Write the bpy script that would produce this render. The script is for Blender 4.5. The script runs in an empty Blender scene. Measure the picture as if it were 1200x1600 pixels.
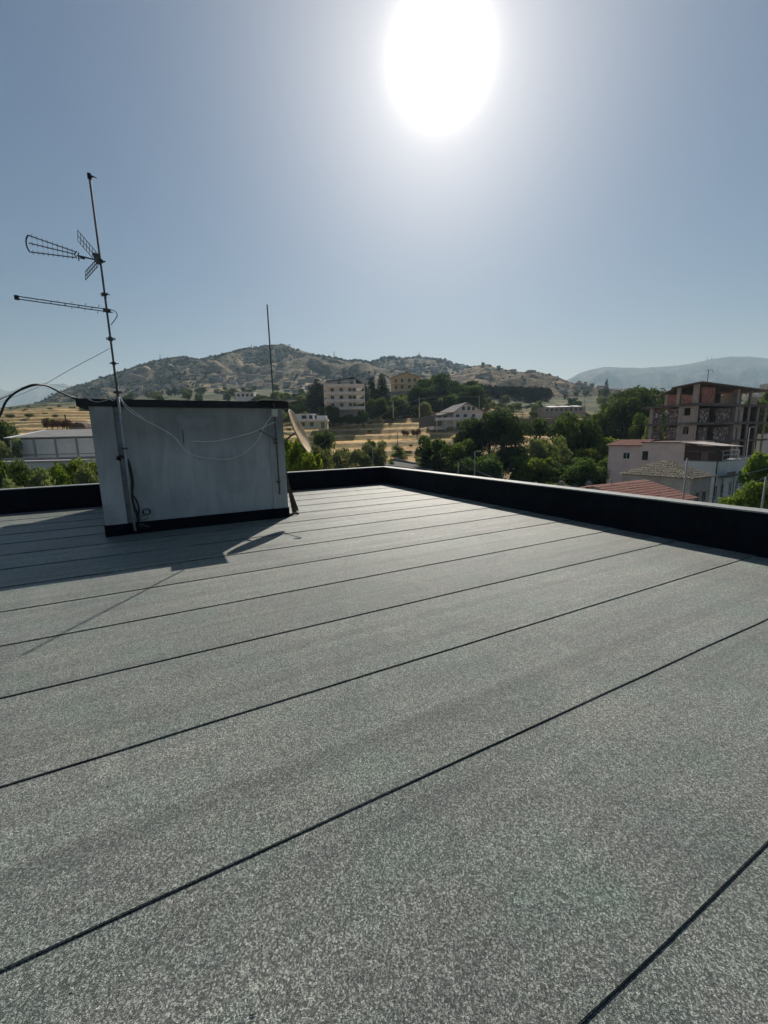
import bpy, bmesh, math, random
import numpy as np
from mathutils import Vector, Matrix, noise as mn
R = math.radians
C = bpy.context.scene.collection
rnd = random.Random(7)

# ------------------------------------------------------------------ camera
F = 660.0; H = 1.6
ROLL = R(1.337); PITCH = R(10.134)
fw = Vector((0, math.cos(PITCH), -math.sin(PITCH)))
_u0 = Vector((0, math.sin(PITCH), math.cos(PITCH))); _r0 = Vector((1, 0, 0))
rt = _r0 * math.cos(ROLL) - _u0 * math.sin(ROLL)
upv = _r0 * math.sin(ROLL) + _u0 * math.cos(ROLL)
cam = bpy.data.cameras.new('camera'); co = bpy.data.objects.new('camera', cam); C.objects.link(co)
cam.sensor_fit = 'VERTICAL'; cam.sensor_height = 36.0; cam.sensor_width = 27.0
cam.lens = 36.0 * F / 1600.0
cam.clip_start = 0.05; cam.clip_end = 30000
co.matrix_world = Matrix(((rt.x, upv.x, -fw.x, 0), (rt.y, upv.y, -fw.y, 0), (rt.z, upv.z, -fw.z, H), (0, 0, 0, 1)))
sc = bpy.context.scene; sc.camera = co
sc.view_settings.view_transform = 'Standard'; sc.view_settings.look = 'None'
sc.view_settings.exposure = -0.2; sc.view_settings.gamma = 1.0
sc.cycles.volume_bounces = 1; sc.cycles.max_bounces = 6; sc.cycles.use_denoising = True

# ------------------------------------------------------------------ sky + sun
SAZ, SEL = R(7.7), R(36.6)
sund = Vector((math.sin(SAZ) * math.cos(SEL), math.cos(SAZ) * math.cos(SEL), math.sin(SEL)))
world = bpy.data.worlds.new('World'); sc.world = world; world.use_nodes = True
nt = world.node_tree; nt.nodes.clear()
out = nt.nodes.new('ShaderNodeOutputWorld'); bg = nt.nodes.new('ShaderNodeBackground'); sky = nt.nodes.new('ShaderNodeTexSky')
sky.sky_type = 'NISHITA'; sky.sun_disc = False; sky.sun_elevation = SEL; sky.sun_rotation = SAZ
sky.air_density = 1.25; sky.dust_density = 0.6; sky.ozone_density = 5.0; sky.altitude = 100
bg.inputs['Strength'].default_value = 0.054
nt.links.new(sky.outputs[0], bg.inputs['Color'])
# sun's bloom disc and hazy aureole, painted as a glow into the sky
tc = nt.nodes.new('ShaderNodeTexCoord'); dt = nt.nodes.new('ShaderNodeVectorMath'); dt.operation = 'DOT_PRODUCT'
dt.inputs[1].default_value = sund
nt.links.new(tc.outputs['Generated'], dt.inputs[0])
def wmath(op, a, b=None):
    n = nt.nodes.new('ShaderNodeMath'); n.operation = op
    for i, v in enumerate((a, b)):
        if v is None: continue
        if isinstance(v, (int, float)): n.inputs[i].default_value = v
        else: nt.links.new(v, n.inputs[i])
    return n.outputs[0]
ang = wmath('ARCCOSINE', wmath('MINIMUM', dt.outputs['Value'], 0.9999999))
def expo(theta, amp, pw=1.0):
    q = wmath('DIVIDE', ang, theta)
    if pw != 1.0: q = wmath('POWER', q, pw)
    return wmath('MULTIPLY', wmath('EXPONENT', wmath('MULTIPLY', q, -1.0)), amp)
core = expo(R(3.1), 3.2, 2.1)
mid = expo(R(6.8), 0.40, 1.2)
wide = expo(R(14.5), 0.46, 1.35)
aur = wmath('ADD', core, wmath('ADD', mid, wide))
bg2 = nt.nodes.new('ShaderNodeBackground'); bg2.inputs['Color'].default_value = (1.0, 0.975, 0.90, 1)
nt.links.new(aur, bg2.inputs['Strength'])
ad = nt.nodes.new('ShaderNodeAddShader'); nt.links.new(bg.outputs[0], ad.inputs[0]); nt.links.new(bg2.outputs[0], ad.inputs[1])
nt.links.new(ad.outputs[0], out.inputs['Surface'])
sl = bpy.data.lights.new('sun', 'SUN'); sl.energy = 5.0; sl.angle = R(0.45); sl.color = (1.0, 0.955, 0.87)
so = bpy.data.objects.new('sun', sl); C.objects.link(so); so.rotation_euler = (-sund).to_track_quat('-Z', 'Y').to_euler()

# ------------------------------------------------------------------ geometry helpers
def ray(px, py):
    v = fw * F + rt * (px - 600) - upv * (py - 800)
    return v
CAM = Vector((0, 0, H))
def P(px, py, D):                      # the place at forward distance D seen in that direction
    v = ray(px, py); return CAM + v * (D / v.y)
def hz(px): return 682 - 0.02335 * (px - 600)
U = Vector((math.sin(R(62.5)), math.cos(R(62.5)), 0)); M = Vector((-U.y, U.x, 0)); UA = R(27.5)
def W(u, m, z=0.0): return U * u + M * m + Vector((0, 0, z))
def Pm(px, py, m):
    v = ray(px, py); return CAM + v * (m / v.dot(M))
def Pu(px, py, u):
    v = ray(px, py); return CAM + v * (u / v.dot(U))
def PD(px, z, D):                      # same, with the height given
    v = ray(px, hz(px)); p = CAM + v * (D / v.y); return Vector((p.x, p.y, z))

class MB:
    def __init__(s): s.v = []; s.f = []; s.mi = []; s.cur = 0
    def quad(s, a, b, c, d):
        n = len(s.v); s.v += [tuple(a), tuple(b), tuple(c), tuple(d)]; s.f.append((n, n+1, n+2, n+3)); s.mi.append(s.cur); return s
    def poly(s, pts):
        n = len(s.v); s.v += [tuple(p) for p in pts]; s.f.append(tuple(range(n, n+len(pts)))); s.mi.append(s.cur); return s
    def hexa(s, p):                    # 8 points: bottom ring then top ring
        n = len(s.v); s.v += [tuple(q) for q in p]
        for q in ((3,2,1,0),(4,5,6,7),(0,1,5,4),(1,2,6,5),(2,3,7,6),(3,0,4,7)):
            s.f.append(tuple(n+i for i in q)); s.mi.append(s.cur)
        return s
    def box(s, x0, x1, y0, y1, z0, z1):
        return s.hexa([(x0,y0,z0),(x1,y0,z0),(x1,y1,z0),(x0,y1,z0),(x0,y0,z1),(x1,y0,z1),(x1,y1,z1),(x0,y1,z1)])
    def fbox(s, o, ax, ay, x0, x1, y0, y1, z0, z1):   # box in a rotated frame
        pt = lambda x, y, z: o + ax*x + ay*y + Vector((0,0,z))
        return s.hexa([pt(x0,y0,z0),pt(x1,y0,z0),pt(x1,y1,z0),pt(x0,y1,z0),pt(x0,y0,z1),pt(x1,y0,z1),pt(x1,y1,z1),pt(x0,y1,z1)])
    def prism(s, pts, d):              # polygon pts extruded by vector d
        n = len(pts); b = len(s.v); d = Vector(d)
        s.v += [tuple(Vector(p)) for p in pts] + [tuple(Vector(p)+d) for p in pts]
        s.f.append(tuple(b+i for i in range(n-1,-1,-1))); s.f.append(tuple(b+n+i for i in range(n))); s.mi += [s.cur]*2
        for i in range(n):
            j = (i+1) % n; s.f.append((b+i, b+j, b+n+j, b+n+i)); s.mi.append(s.cur)
        return s
    def tube(s, pts, r, seg=6, cap=True):
        pts = [Vector(p) for p in pts]; rs = r if isinstance(r, (list, tuple)) else [r]*len(pts)
        b = len(s.v); n = len(pts); prev = None
        for i, p in enumerate(pts):
            t = (pts[min(i+1, n-1)] - pts[max(i-1, 0)])
            if t.length < 1e-9: t = Vector((0,0,1))
            t.normalize()
            if prev is None:
                a = t.cross(Vector((0,0,1)))
                if a.length < .05: a = t.cross(Vector((1,0,0)))
            else: a = prev - t*prev.dot(t)
            a.normalize(); prev = a; c = t.cross(a)
            for k in range(seg):
                q = 2*math.pi*k/seg; s.v.append(tuple(p + (a*math.cos(q) + c*math.sin(q))*rs[i]))
        for i in range(n-1):
            for k in range(seg):
                k2 = (k+1) % seg; s.f.append((b+i*seg+k, b+i*seg+k2, b+(i+1)*seg+k2, b+(i+1)*seg+k)); s.mi.append(s.cur)
        if cap:
            s.f.append(tuple(b+k for k in range(seg-1,-1,-1))); s.f.append(tuple(b+(n-1)*seg+k for k in range(seg))); s.mi += [s.cur]*2
        return s
    def add(s, v, f):
        b = len(s.v); s.v += list(v); s.f += [tuple(b+i for i in q) for q in f]; s.mi += [s.cur]*len(f); return s
    def build(s, name, mats, parent=None, smooth=False):
        me = bpy.data.meshes.new(name); me.from_pydata(s.v, [], s.f); me.update()
        for m_ in (mats if isinstance(mats, (list, tuple)) else [mats]): me.materials.append(m_)
        if any(s.mi): me.polygons.foreach_set('material_index', s.mi)
        if smooth: me.polygons.foreach_set('use_smooth', [True]*len(me.polygons))
        o = bpy.data.objects.new(name, me); C.objects.link(o)
        if parent is not None: o.parent = parent
        return o
def tag(o, label=None, cat=None, group=None, kind=None):
    if label: o['label'] = label
    if cat: o['category'] = cat
    if group: o['group'] = group
    if kind: o['kind'] = kind
    return o
def thing(name, label, cat, loc=(0,0,0), rz=0.0, group=None):
    o = bpy.data.objects.new(name, None); C.objects.link(o); o.location = loc; o.rotation_euler = (0, 0, rz)
    return tag(o, label, cat, group)
def lerp(a, b, t): return a + (b-a)*t
def catmull(pts, n=6):
    pts = [Vector(p) for p in pts]; q = [pts[0]*2-pts[1]] + pts + [pts[-1]*2-pts[-2]]; o = []
    for i in range(1, len(q)-2):
        for k in range(n):
            t = k/n; a, b, c, d = q[i-1], q[i], q[i+1], q[i+2]
            o.append(0.5*((2*b) + (c-a)*t + (2*a-5*b+4*c-d)*t*t + (3*b-a-3*c+d)*t**3))
    o.append(pts[-1]); return o

# ------------------------------------------------------------------ materials
def mat(name, col, rough=0.8, spec=0.3, metal=0.0, var=0.0, vscale=2.0, var2=None, bump=0.0, bscale=30.0, trans=0.0, objvar=0.0):
    m = bpy.data.materials.new(name); m.use_nodes = True; n = m.node_tree; L = n.links
    b = n.nodes['Principled BSDF']; b.inputs['Roughness'].default_value = rough; b.inputs['Metallic'].default_value = metal
    b.inputs['Specular IOR Level'].default_value = spec
    col = tuple(col) + (1,)
    b.inputs['Base Color'].default_value = col
    src = None
    tcn = n.nodes.new('ShaderNodeTexCoord')
    if var or var2:
        nz = n.nodes.new('ShaderNodeTexNoise'); nz.inputs['Scale'].default_value = vscale; nz.inputs['Detail'].default_value = 5; nz.inputs['Roughness'].default_value = .65
        L.new(tcn.outputs['Object'], nz.inputs['Vector'])
        rp = n.nodes.new('ShaderNodeValToRGB'); rp.color_ramp.elements[0].position = .33; rp.color_ramp.elements[1].position = .68
        c2 = tuple(var2)+(1,) if var2 else tuple(min(1, c*(1+var)) for c in col[:3])+(1,)
        c1 = col if var2 else tuple(c*(1-var) for c in col[:3])+(1,)
        rp.color_ramp.elements[0].color = c1; rp.color_ramp.elements[1].color = c2
        L.new(nz.outputs[0], rp.inputs[0]); src = rp.outputs[0]
    if objvar:
        oi = n.nodes.new('ShaderNodeObjectInfo'); hs = n.nodes.new('ShaderNodeHueSaturation')
        mr = n.nodes.new('ShaderNodeMapRange'); mr.inputs[3].default_value = 1-objvar; mr.inputs[4].default_value = 1+objvar
        L.new(oi.outputs['Random'], mr.inputs[0]); L.new(mr.outputs[0], hs.inputs['Value'])
        mh = n.nodes.new('ShaderNodeMapRange'); mh.inputs[3].default_value = .485; mh.inputs[4].default_value = .515
        mu = n.nodes.new('ShaderNodeMath'); mu.operation = 'FRACT'; m7 = n.nodes.new('ShaderNodeMath'); m7.operation = 'MULTIPLY'; m7.inputs[1].default_value = 7.3
        L.new(oi.outputs['Random'], m7.inputs[0]); L.new(m7.outputs[0], mu.inputs[0]); L.new(mu.outputs[0], mh.inputs[0]); L.new(mh.outputs[0], hs.inputs['Hue'])
        if src: L.new(src, hs.inputs['Color'])
        else: hs.inputs['Color'].default_value = col
        src = hs.outputs[0]
    if src: L.new(src, b.inputs['Base Color'])
    if bump:
        nb = n.nodes.new('ShaderNodeTexNoise'); nb.inputs['Scale'].default_value = bscale; nb.inputs['Detail'].default_value = 4
        L.new(tcn.outputs['Object'], nb.inputs['Vector'])
        bm = n.nodes.new('ShaderNodeBump'); bm.inputs['Strength'].default_value = bump; bm.inputs['Distance'].default_value = .3/bscale*3
        L.new(nb.outputs[0], bm.inputs['Height']); L.new(bm.outputs[0], b.inputs['Normal'])
    if trans:
        tr = n.nodes.new('ShaderNodeBsdfTranslucent'); mx = n.nodes.new('ShaderNodeMixShader'); mx.inputs[0].default_value = trans
        g = n.nodes.new('ShaderNodeMix'); g.data_type = 'RGBA'; g.blend_type = 'MULTIPLY'; g.inputs[0].default_value = 1
        g.inputs[7].default_value = (1.5, 1.6, .75, 1)
        if src: L.new(src, g.inputs[6])
        else: g.inputs[6].default_value = col
        L.new(g.outputs[2], tr.inputs['Color']); L.new(b.outputs[0], mx.inputs[1]); L.new(tr.outputs[0], mx.inputs[2])
        L.new(mx.outputs[0], n.nodes['Material Output'].inputs['Surface'])
    return m

class NT:                              # small node shorthand
    def __init__(s, m): s.m = m; s.t = m.node_tree; s.b = s.t.nodes['Principled BSDF']
    def n(s, k, **kw):
        x = s.t.nodes.new(k)
        for a, v in kw.items(): setattr(x, a, v)
        return x
    def set(s, x, i, v):
        if hasattr(v, 'is_linked') or isinstance(v, bpy.types.NodeSocket): s.t.links.new(v, x.inputs[i])
        else: x.inputs[i].default_value = v
    def noise(s, vec, scale, detail=4, rough=.6, dist=0.0):
        x = s.n('ShaderNodeTexNoise'); s.set(x, 'Vector', vec); s.set(x, 'Scale', scale); s.set(x, 'Detail', detail); s.set(x, 'Roughness', rough); s.set(x, 'Distortion', dist); return x.outputs[0]
    def ramp(s, fac, stops):
        x = s.n('ShaderNodeValToRGB'); e = x.color_ramp.elements
        while len(e) < len(stops): e.new(.5)
        for q, (p, c) in zip(e, stops): q.position = p; q.color = (tuple(c)+(1,)) if not isinstance(c, (int, float)) else (c, c, c, 1)
        s.set(x, 0, fac); return x.outputs[0]
    def math(s, op, a, b=0.0):
        x = s.n('ShaderNodeMath', operation=op); s.set(x, 0, a); s.set(x, 1, b); return x.outputs[0]
    def mix(s, f, a, b, mode='MIX'):
        x = s.n('ShaderNodeMix', data_type='RGBA', blend_type=mode); s.set(x, 0, f)
        for i, v in ((6, a), (7, b)): s.set(x, i, (tuple(v)+(1,)) if isinstance(v, tuple) and len(v) == 3 else v)
        return x.outputs[2]
    def mapv(s, vec, scale=(1,1,1), rot=(0,0,0)):
        x = s.n('ShaderNodeMapping'); s.set(x, 'Vector', vec); x.inputs['Scale'].default_value = scale; x.inputs['Rotation'].default_value = rot; return x.outputs[0]
    def bump(s, h, st, d):
        x = s.n('ShaderNodeBump'); s.set(x, 'Height', h); s.set(x, 'Strength', st); s.set(x, 'Distance', d); s.t.links.new(x.outputs[0], s.b.inputs['Normal'])
def newmat(name, rough=.8, spec=.3):
    m = bpy.data.materials.new(name); m.use_nodes = True; k = NT(m); k.b.inputs['Roughness'].default_value = rough; k.b.inputs['Specular IOR Level'].default_value = spec
    return m, k

# granulated bitumen membrane (strip frame: x along the strip, y across)
def membrane():
    m, k = newmat('granulated_membrane', .50, .46)
    g = k.n('ShaderNodeTexCoord').outputs['Object']
    v1 = k.n('ShaderNodeTexVoronoi'); k.set(v1, 'Vector', g); k.set(v1, 'Scale', 400.0)
    v2 = k.n('ShaderNodeTexVoronoi'); k.set(v2, 'Vector', g); k.set(v2, 'Scale', 190.0)
    s1 = k.n('ShaderNodeSeparateColor'); k.set(s1, 0, v1.outputs['Color'])
    s2 = k.n('ShaderNodeSeparateColor'); k.set(s2, 0, v2.outputs['Color'])
    mixv = k.math('ADD', k.math('MULTIPLY', s1.outputs[0], .48), k.math('MULTIPLY', s2.outputs[1], .52))
    col = k.ramp(mixv, [(.0, (.026,.033,.032)), (.36, (.085,.099,.093)), (.58, (.195,.215,.203)), (.80, (.46,.48,.45)), (1, (.80,.80,.75))])  # granule tones, with backlit glitter painted in as very dark and pale cells
    big = k.noise(k.mapv(g, (.5, 1.6, 1)), 1.1, 5, .65)
    col = k.mix(1.0, col, k.ramp(big, [(.25, (.80,.83,.82)), (.75, (1.15,1.13,1.08))]), 'MULTIPLY')
    grn = k.noise(g, 1.9, 4)
    col = k.mix(k.math('MULTIPLY', k.ramp(grn, [(.46, 0.0), (.70, 1.0)]), .55), col, k.mix(1.0, col, (.74, 1.03, .95), 'MULTIPLY'))
    strk = k.noise(k.mapv(g, (.12, 9, 1)), 1.0, 4, .7)            # faint lines along the roll
    col = k.mix(1.0, col, k.ramp(strk, [(.3, (.82,.82,.82)), (.7, (1.10,1.10,1.10))]), 'MULTIPLY')
    k.t.links.new(col, k.b.inputs['Base Color'])
    oi = k.n('ShaderNodeObjectInfo')
    col = k.mix(1.0, col, k.ramp(oi.outputs['Random'], [(0, (.90,.91,.91)), (1, (1.10,1.09,1.08))]), 'MULTIPLY')
    pt = k.noise(k.mapv(g, (1, 1, 1)), .55, 6, .7, .8)
    col = k.mix(1.0, col, k.ramp(pt, [(.38, (.84,.85,.86)), (.50, (1,1,1)), (.66, (1.12,1.11,1.08))]), 'MULTIPLY')
    bd = k.noise(k.mapv(g, (.05, 3.1, 1)), 1.0, 2, .5)
    col = k.mix(1.0, col, k.ramp(bd, [(.40, (.86,.86,.86)), (.44, (1.05,1.05,1.04)), (.55, (1,1,1)), (.60, (1.07,1.07,1.06)), (.63, (.93,.93,.93))]), 'MULTIPLY')
    pd = k.noise(g, .8, 3, .5, .5)
    col = k.mix(1.0, col, k.ramp(pd, [(.585, (1,1,1)), (.60, (1.16,1.15,1.11)), (.615, (.92,.93,.93)), (.75, (.92,.93,.93))]), 'MULTIPLY')
    k.t.links.new(col, k.b.inputs['Base Color'])
    hgt = k.math('ADD', k.math('MULTIPLY', v1.outputs['Distance'], -1.0), k.math('MULTIPLY', s1.outputs[1], .5))
    wav = k.math('MULTIPLY', k.noise(k.mapv(g, (.35, 1.8, 1)), 1.0, 2), 2.6)
    hgt = k.math('ADD', hgt, wav)
    k.bump(hgt, .7, .0032)
    return m
M_MEMB = membrane()
M_BIT = mat('black_bitumen', (.0045,.007,.012), .7, .15, var=.4, vscale=3, bump=.3, bscale=60)
M_UPST = mat('dark_upstand', (.005,.008,.013), .8, .12, var=.3, vscale=4)
M_BEAD = mat('bitumen_bead', (.016,.018,.017), .45, .4)
M_COPE = mat('grey_coping', (.30,.31,.30), .6, .5, var=.25, vscale=8, bump=.4, bscale=120)
def plaster():
    m, k = newmat('grey_plaster', .9, .2)
    g = k.n('ShaderNodeTexCoord').outputs['Object']
    a = k.noise(g, .8, 6, .6); col = k.ramp(a, [(.3, (.36,.375,.375)), (.52, (.47,.48,.475)), (.75, (.56,.56,.545))])
    st = k.noise(k.mapv(g, (3.2, 3.2, .7)), 1.0, 6, .65, 1.2)
    col = k.mix(1.0, col, k.ramp(st, [(.3, (.80,.80,.80)), (.6, (1.04,1.04,1.03))]), 'MULTIPLY')
    sp = k.n('ShaderNodeSeparateXYZ'); k.set(sp, 0, g)
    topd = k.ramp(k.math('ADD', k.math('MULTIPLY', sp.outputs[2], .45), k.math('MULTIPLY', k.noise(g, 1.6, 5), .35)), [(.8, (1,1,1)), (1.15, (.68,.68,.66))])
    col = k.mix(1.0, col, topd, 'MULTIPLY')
    pa = k.noise(g, 2.2, 2, .4); col = k.mix(k.ramp(pa, [(.60, 0.0), (.63, .5)]), col, (.36,.37,.37))
    k.t.links.new(col, k.b.inputs['Base Color']); k.bump(k.noise(g, 35, 5), .35, .01)
    return m
M_PLAS = plaster()
M_FASC = mat('dark_fascia', (.02,.022,.026), .6, .3, var=.4, vscale=5)
M_ZINC = mat('zinc_sheet', (.62,.63,.62), .4, .5, .3, var=.15, vscale=6)
M_STEEL = mat('galvanised_steel', (.13,.13,.13), .75, .3, .2, var=.35, vscale=9)
M_STEELD = mat('dark_steel', (.06,.065,.07), .5, .5, .4, var=.4, vscale=12)
M_ALU = mat('antenna_aluminium', (.12,.125,.13), .6, .4, .3)
M_CABW = mat('white_cable', (.8,.8,.78), .6, .3)
M_CABG = mat('grey_cable', (.42,.43,.44), .6, .3)
M_CABB = mat('black_cable', (.012,.013,.016), .5, .4)
M_BOXC = mat('cream_plastic', (.62,.60,.50), .5, .4)
M_WOOD = mat('weathered_wood', (.10,.085,.06), .85, .2, var=.5, vscale=14, bump=.4, bscale=40)
def dishmat():
    m, k = newmat('faded_dish', .7, .3); g = k.n('ShaderNodeTexCoord').outputs['Object']
    a = k.noise(g, 6, 5, .65)
    col = k.ramp(a, [(.35, (.85,.66,.44)), (.55, (.78,.52,.28)), (.72, (.48,.20,.08))])
    k.t.links.new(col, k.b.inputs['Base Color']); return m
M_DISH = dishmat()

# ------------------------------------------------------------------ the roof we stand on
SEAMS = [.555 + .925*i for i in range(-5, 14)]
SEAMS = [s for s in SEAMS if s > -4.2]
roof = MB(); ZG = -9.0
roof.fbox(Vector((0,0,0)), U, M, -9.5, 6.82, -5.2, 13.28, ZG-1, -.012)
roof = tag(roof.build('floor', mat('roof_screed', (.2,.2,.2), .9)), 'flat roof laid with grey granulated bitumen strips', kind='structure')
def frame(name, parent, u=0, m=0): pass
ROOF_M = Matrix.Translation((0,0,0)) @ Matrix.Rotation(UA, 4, 'Z')
def ulim(m): return 6.58 + .0205*(m-2.1)
for i, s0 in enumerate(SEAMS[:-1]):
    s1 = SEAMS[i+1] + .03
    b = MB(); n = 60; u0, u1 = -9.2, 6.86
    r_ = random.Random(i*13+1); ph = r_.random()*50
    for j in range(n):
        a, c = lerp(u0, u1, j/n), lerp(u0, u1, (j+1)/n)
        w0 = .006*mn.noise(Vector((a*1.3, ph, 0))); w1 = .006*mn.noise(Vector((c*1.3, ph, 0)))
        e = lambda x: s0 + w0 if x == a else s0 + w1
        z0 = .0085 + .0012*mn.noise(Vector((a*2, ph, 3))); z1 = .0085 + .0012*mn.noise(Vector((c*2, ph, 3)))
        b.quad((a, e(a), z0), (c, e(c), z1), (c, s1, .0015), (a, s1, .0015))
        b.quad((a, e(a), .0), (c, e(c), .0), (c, e(c), z1), (a, e(a), z0))
    o = b.build('membrane_strip', M_MEMB, roof); o.rotation_euler = (0, 0, UA)
    b = MB(); n = 150
    for j in range(n):
        a, c = lerp(u0, u1, j/n), lerp(u0, u1, (j+1)/n)
        def pr(x):
            w = .006*mn.noise(Vector((x*1.3, ph, 0)))
            t = .0012 + .0026*max(-.5, mn.noise(Vector((x*2.7, ph, 9)))*1.6) + .0008*mn.noise(Vector((x*11, ph, 5)))
            return s0 + w, t
        (wa, ta), (wc, tc_) = pr(a), pr(c)
        b.quad((a, wa-ta, .0035), (c, wc-tc_, .0035), (c, wc+.0025, .0105), (a, wa+.0025, .0105))
        b.quad((a, wa-ta, .0008), (c, wc-tc_, .0008), (c, wc-tc_, .0035), (a, wa-ta, .0035))
    o = b.build('seam', M_BEAD, roof); o.rotation_euler = (0, 0, UA)

def parapet(name, label, p0, p1, h, w, out):
    d = (p1-p0); L_ = d.length; d.normalize()
    t = thing(name, label, 'parapet wall', p0)
    t.rotation_euler = (0, 0, math.atan2(d.y, d.x)); s = 1 if Vector((-d.y, d.x, 0)).dot(out) > 0 else -1
    b = MB(); n = int(L_/.25)
    b.box(0, L_, min(0, s*w), max(0, s*w), -.3, h-.012); rr_ = random.Random(int(L_*10)); x = .6
    while x < L_-.2:
        b.box(x, x+.92+rr_.uniform(-.03, .0), min(0, -s*.004), max(0, -s*.004), .05, h-.05-rr_.uniform(0, .012)); x += 1.0+rr_.uniform(-.04, .04)
    b.build('wall', M_BIT, t)
    b = MB()                           # fillet at the foot
    b.prism([(0, -s*.06, .002), (0, s*.002, .002), (0, s*.002, .075)], (L_, 0, 0)); b.build('fillet', M_UPST, t)
    b = MB(); vs = []                  # slightly uneven granulated top
    for j in range(n+1):
        x = L_*j/n; e = .006*mn.noise(Vector((x*1.5, h, 0))); z = h + .004*mn.noise(Vector((x*2.1, 4, 0)))
        vs.append((x, -s*(.010+e), s*(w+.01), z))
    for j in range(n):
        a, c = vs[j], vs[j+1]
        b.quad((a[0], a[1], a[3]), (c[0], c[1], c[3]), (c[0], c[2], c[3]), (a[0], a[2], a[3]))
        b.quad((a[0], a[1], a[3]-.02), (c[0], c[1], c[3]-.02), (c[0], c[1], c[3]), (a[0], a[1], a[3]))
        b.quad((a[0], a[2], a[3]-.03), (c[0], c[2], c[3]-.03), (c[0], c[2], c[3]), (a[0], a[2], a[3]))
    b.build('coping', M_COPE, t)
    return t
parapet('parapet_wall', 'low black parapet running along the right side of the roof', W(ulim(-5), -5), W(ulim(13.27), 13.27), .565, .25, U)
parapet('parapet_wall', 'low black parapet along the back of the roof right of the plastered hut', W(2.235, 13.02), W(ulim(13.02)-.004, 13.02), .57, .25, M)
parapet('parapet_wall', 'low black parapet along the back of the roof left of the plastered hut', W(-9.3, 13.02), W(-.955, 13.02), .57, .25, M)

# ------------------------------------------------------------------ stair hut
hut = thing('stair_hut', 'grey plastered stair hut with thin dark flat roof slab on the roof', 'stair hut', (0,0,0), UA)
HB = 13.3
b = MB(); b.box(-.90, 2.19, 8.57, HB, 0, 2.195)
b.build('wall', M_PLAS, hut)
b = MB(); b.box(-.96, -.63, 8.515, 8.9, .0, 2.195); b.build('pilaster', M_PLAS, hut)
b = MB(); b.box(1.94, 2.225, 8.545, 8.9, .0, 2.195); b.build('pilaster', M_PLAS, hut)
b = MB(); b.box(-.63, -.52, 8.556, 8.7, .2, 2.19); b.build('groove_shade_strip', mat('groove_shade_plaster', (.24,.25,.255), .9, var=.3, vscale=5), hut)  # flat strip coloured dark to stand in for the shade of a groove
b = MB(); b.box(-.975, -.615, 8.50, HB-.01, .0, .205); b.box(-.615, 2.24, 8.53, HB-.01, .0, .205)
b.build('base_band', M_UPST, hut)
b = MB()
n = 24
for j in range(n):                     # slab with a slightly wavy lower edge
    a, c = lerp(-1.12, 2.345, j/n), lerp(-1.12, 2.345, (j+1)/n)
    za = 2.197 + .008*mn.noise(Vector((a*2, 1, 1))); zc = 2.197 + .008*mn.noise(Vector((c*2, 1, 1)))
    ya = 8.50 + .010*mn.noise(Vector((a*1.5, 7, 1))); yc = 8.50 + .010*mn.noise(Vector((c*1.5, 7, 1)))
    ta = 2.315 + .006*mn.noise(Vector((a*2.5, 3, 4))); tc2 = 2.315 + .006*mn.noise(Vector((c*2.5, 3, 4)))
    b.hexa([(a, ya, za), (c, yc, zc), (c, HB+.1, zc), (a, HB+.1, za), (a, ya, ta), (c, yc, tc2), (c, HB+.1, tc2), (a, HB+.1, ta)])
b.build('roof_slab', M_FASC, hut)
b = MB(); b.box(1.78, 2.46, 8.29, 9.3, 2.332, 2.338); b.build('metal_sheet', M_ZINC, hut)
b = MB(); b.box(.395, .402, 8.561, 8.569, 1.55, 1.80); b.build('nail_bar', M_UPST, hut)  # thin dark nail bar on the wall that holds the cable

# ------------------------------------------------------------------ mast and antennas
def U3(u, m, z): return W(u, m, z)
ms = thing('antenna_mast', 'tall rusty steel antenna mast standing at the hut corner', 'antenna mast', W(-.525, 8.45, 0))
L0 = ms.location.copy()
b = MB(); b.tube([(0,0,.07), (0,0,2.35)], .020, 10); b.build('lower_pole', mat('pale_galvanised', (.40,.41,.41), .7, .3, .1, var=.25, vscale=9), ms, True)
b = MB(); b.tube([(0,0,2.3), (0,0,2.9)], .019, 10).tube([(0,0,2.86), (0,0,5.58)], .0155, 10); b.build('upper_pole', M_STEEL, ms, True)
b = MB(); b.tube([(0,0,5.57), (0,0,5.64)], .03, 8).tube([(0,0,5.60), (.07,-.03,5.585), (.13,-.03,5.56)], [.02,.012,.004], 6); b.build('cap', M_CABB, ms)
for z_, r_ in ((2.42,.05), (2.88,.034), (3.25,.036), (3.27,.03), (3.93,.034), (4.42,.04)):
    b = MB(); b.tube([(0,0,z_-.02), (0,0,z_+.02)], r_, 8).tube([(-.06,-.02,z_), (.07,.02,z_)], .008, 5); b.build('clamp', M_STEELD, ms)
b = MB(); b.tube([(-.05,.0,3.9), (.05,.02,3.96)], .007, 5).tube([(-.05,.02,3.97), (.04,-.02,3.87)], .007, 5).tube([(-.05,0,3.9),(-.05,.02,3.97)], .007, 5); b.build('bracket', M_STEELD, ms)
b = MB(); b.tube([(-.01,.02,1.5), (-.02,.12,1.5)], .012, 5).box(-.05,.05,-.03,-.02,1.485,1.515); b.build('wall_bracket', M_STEELD, ms)

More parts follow.
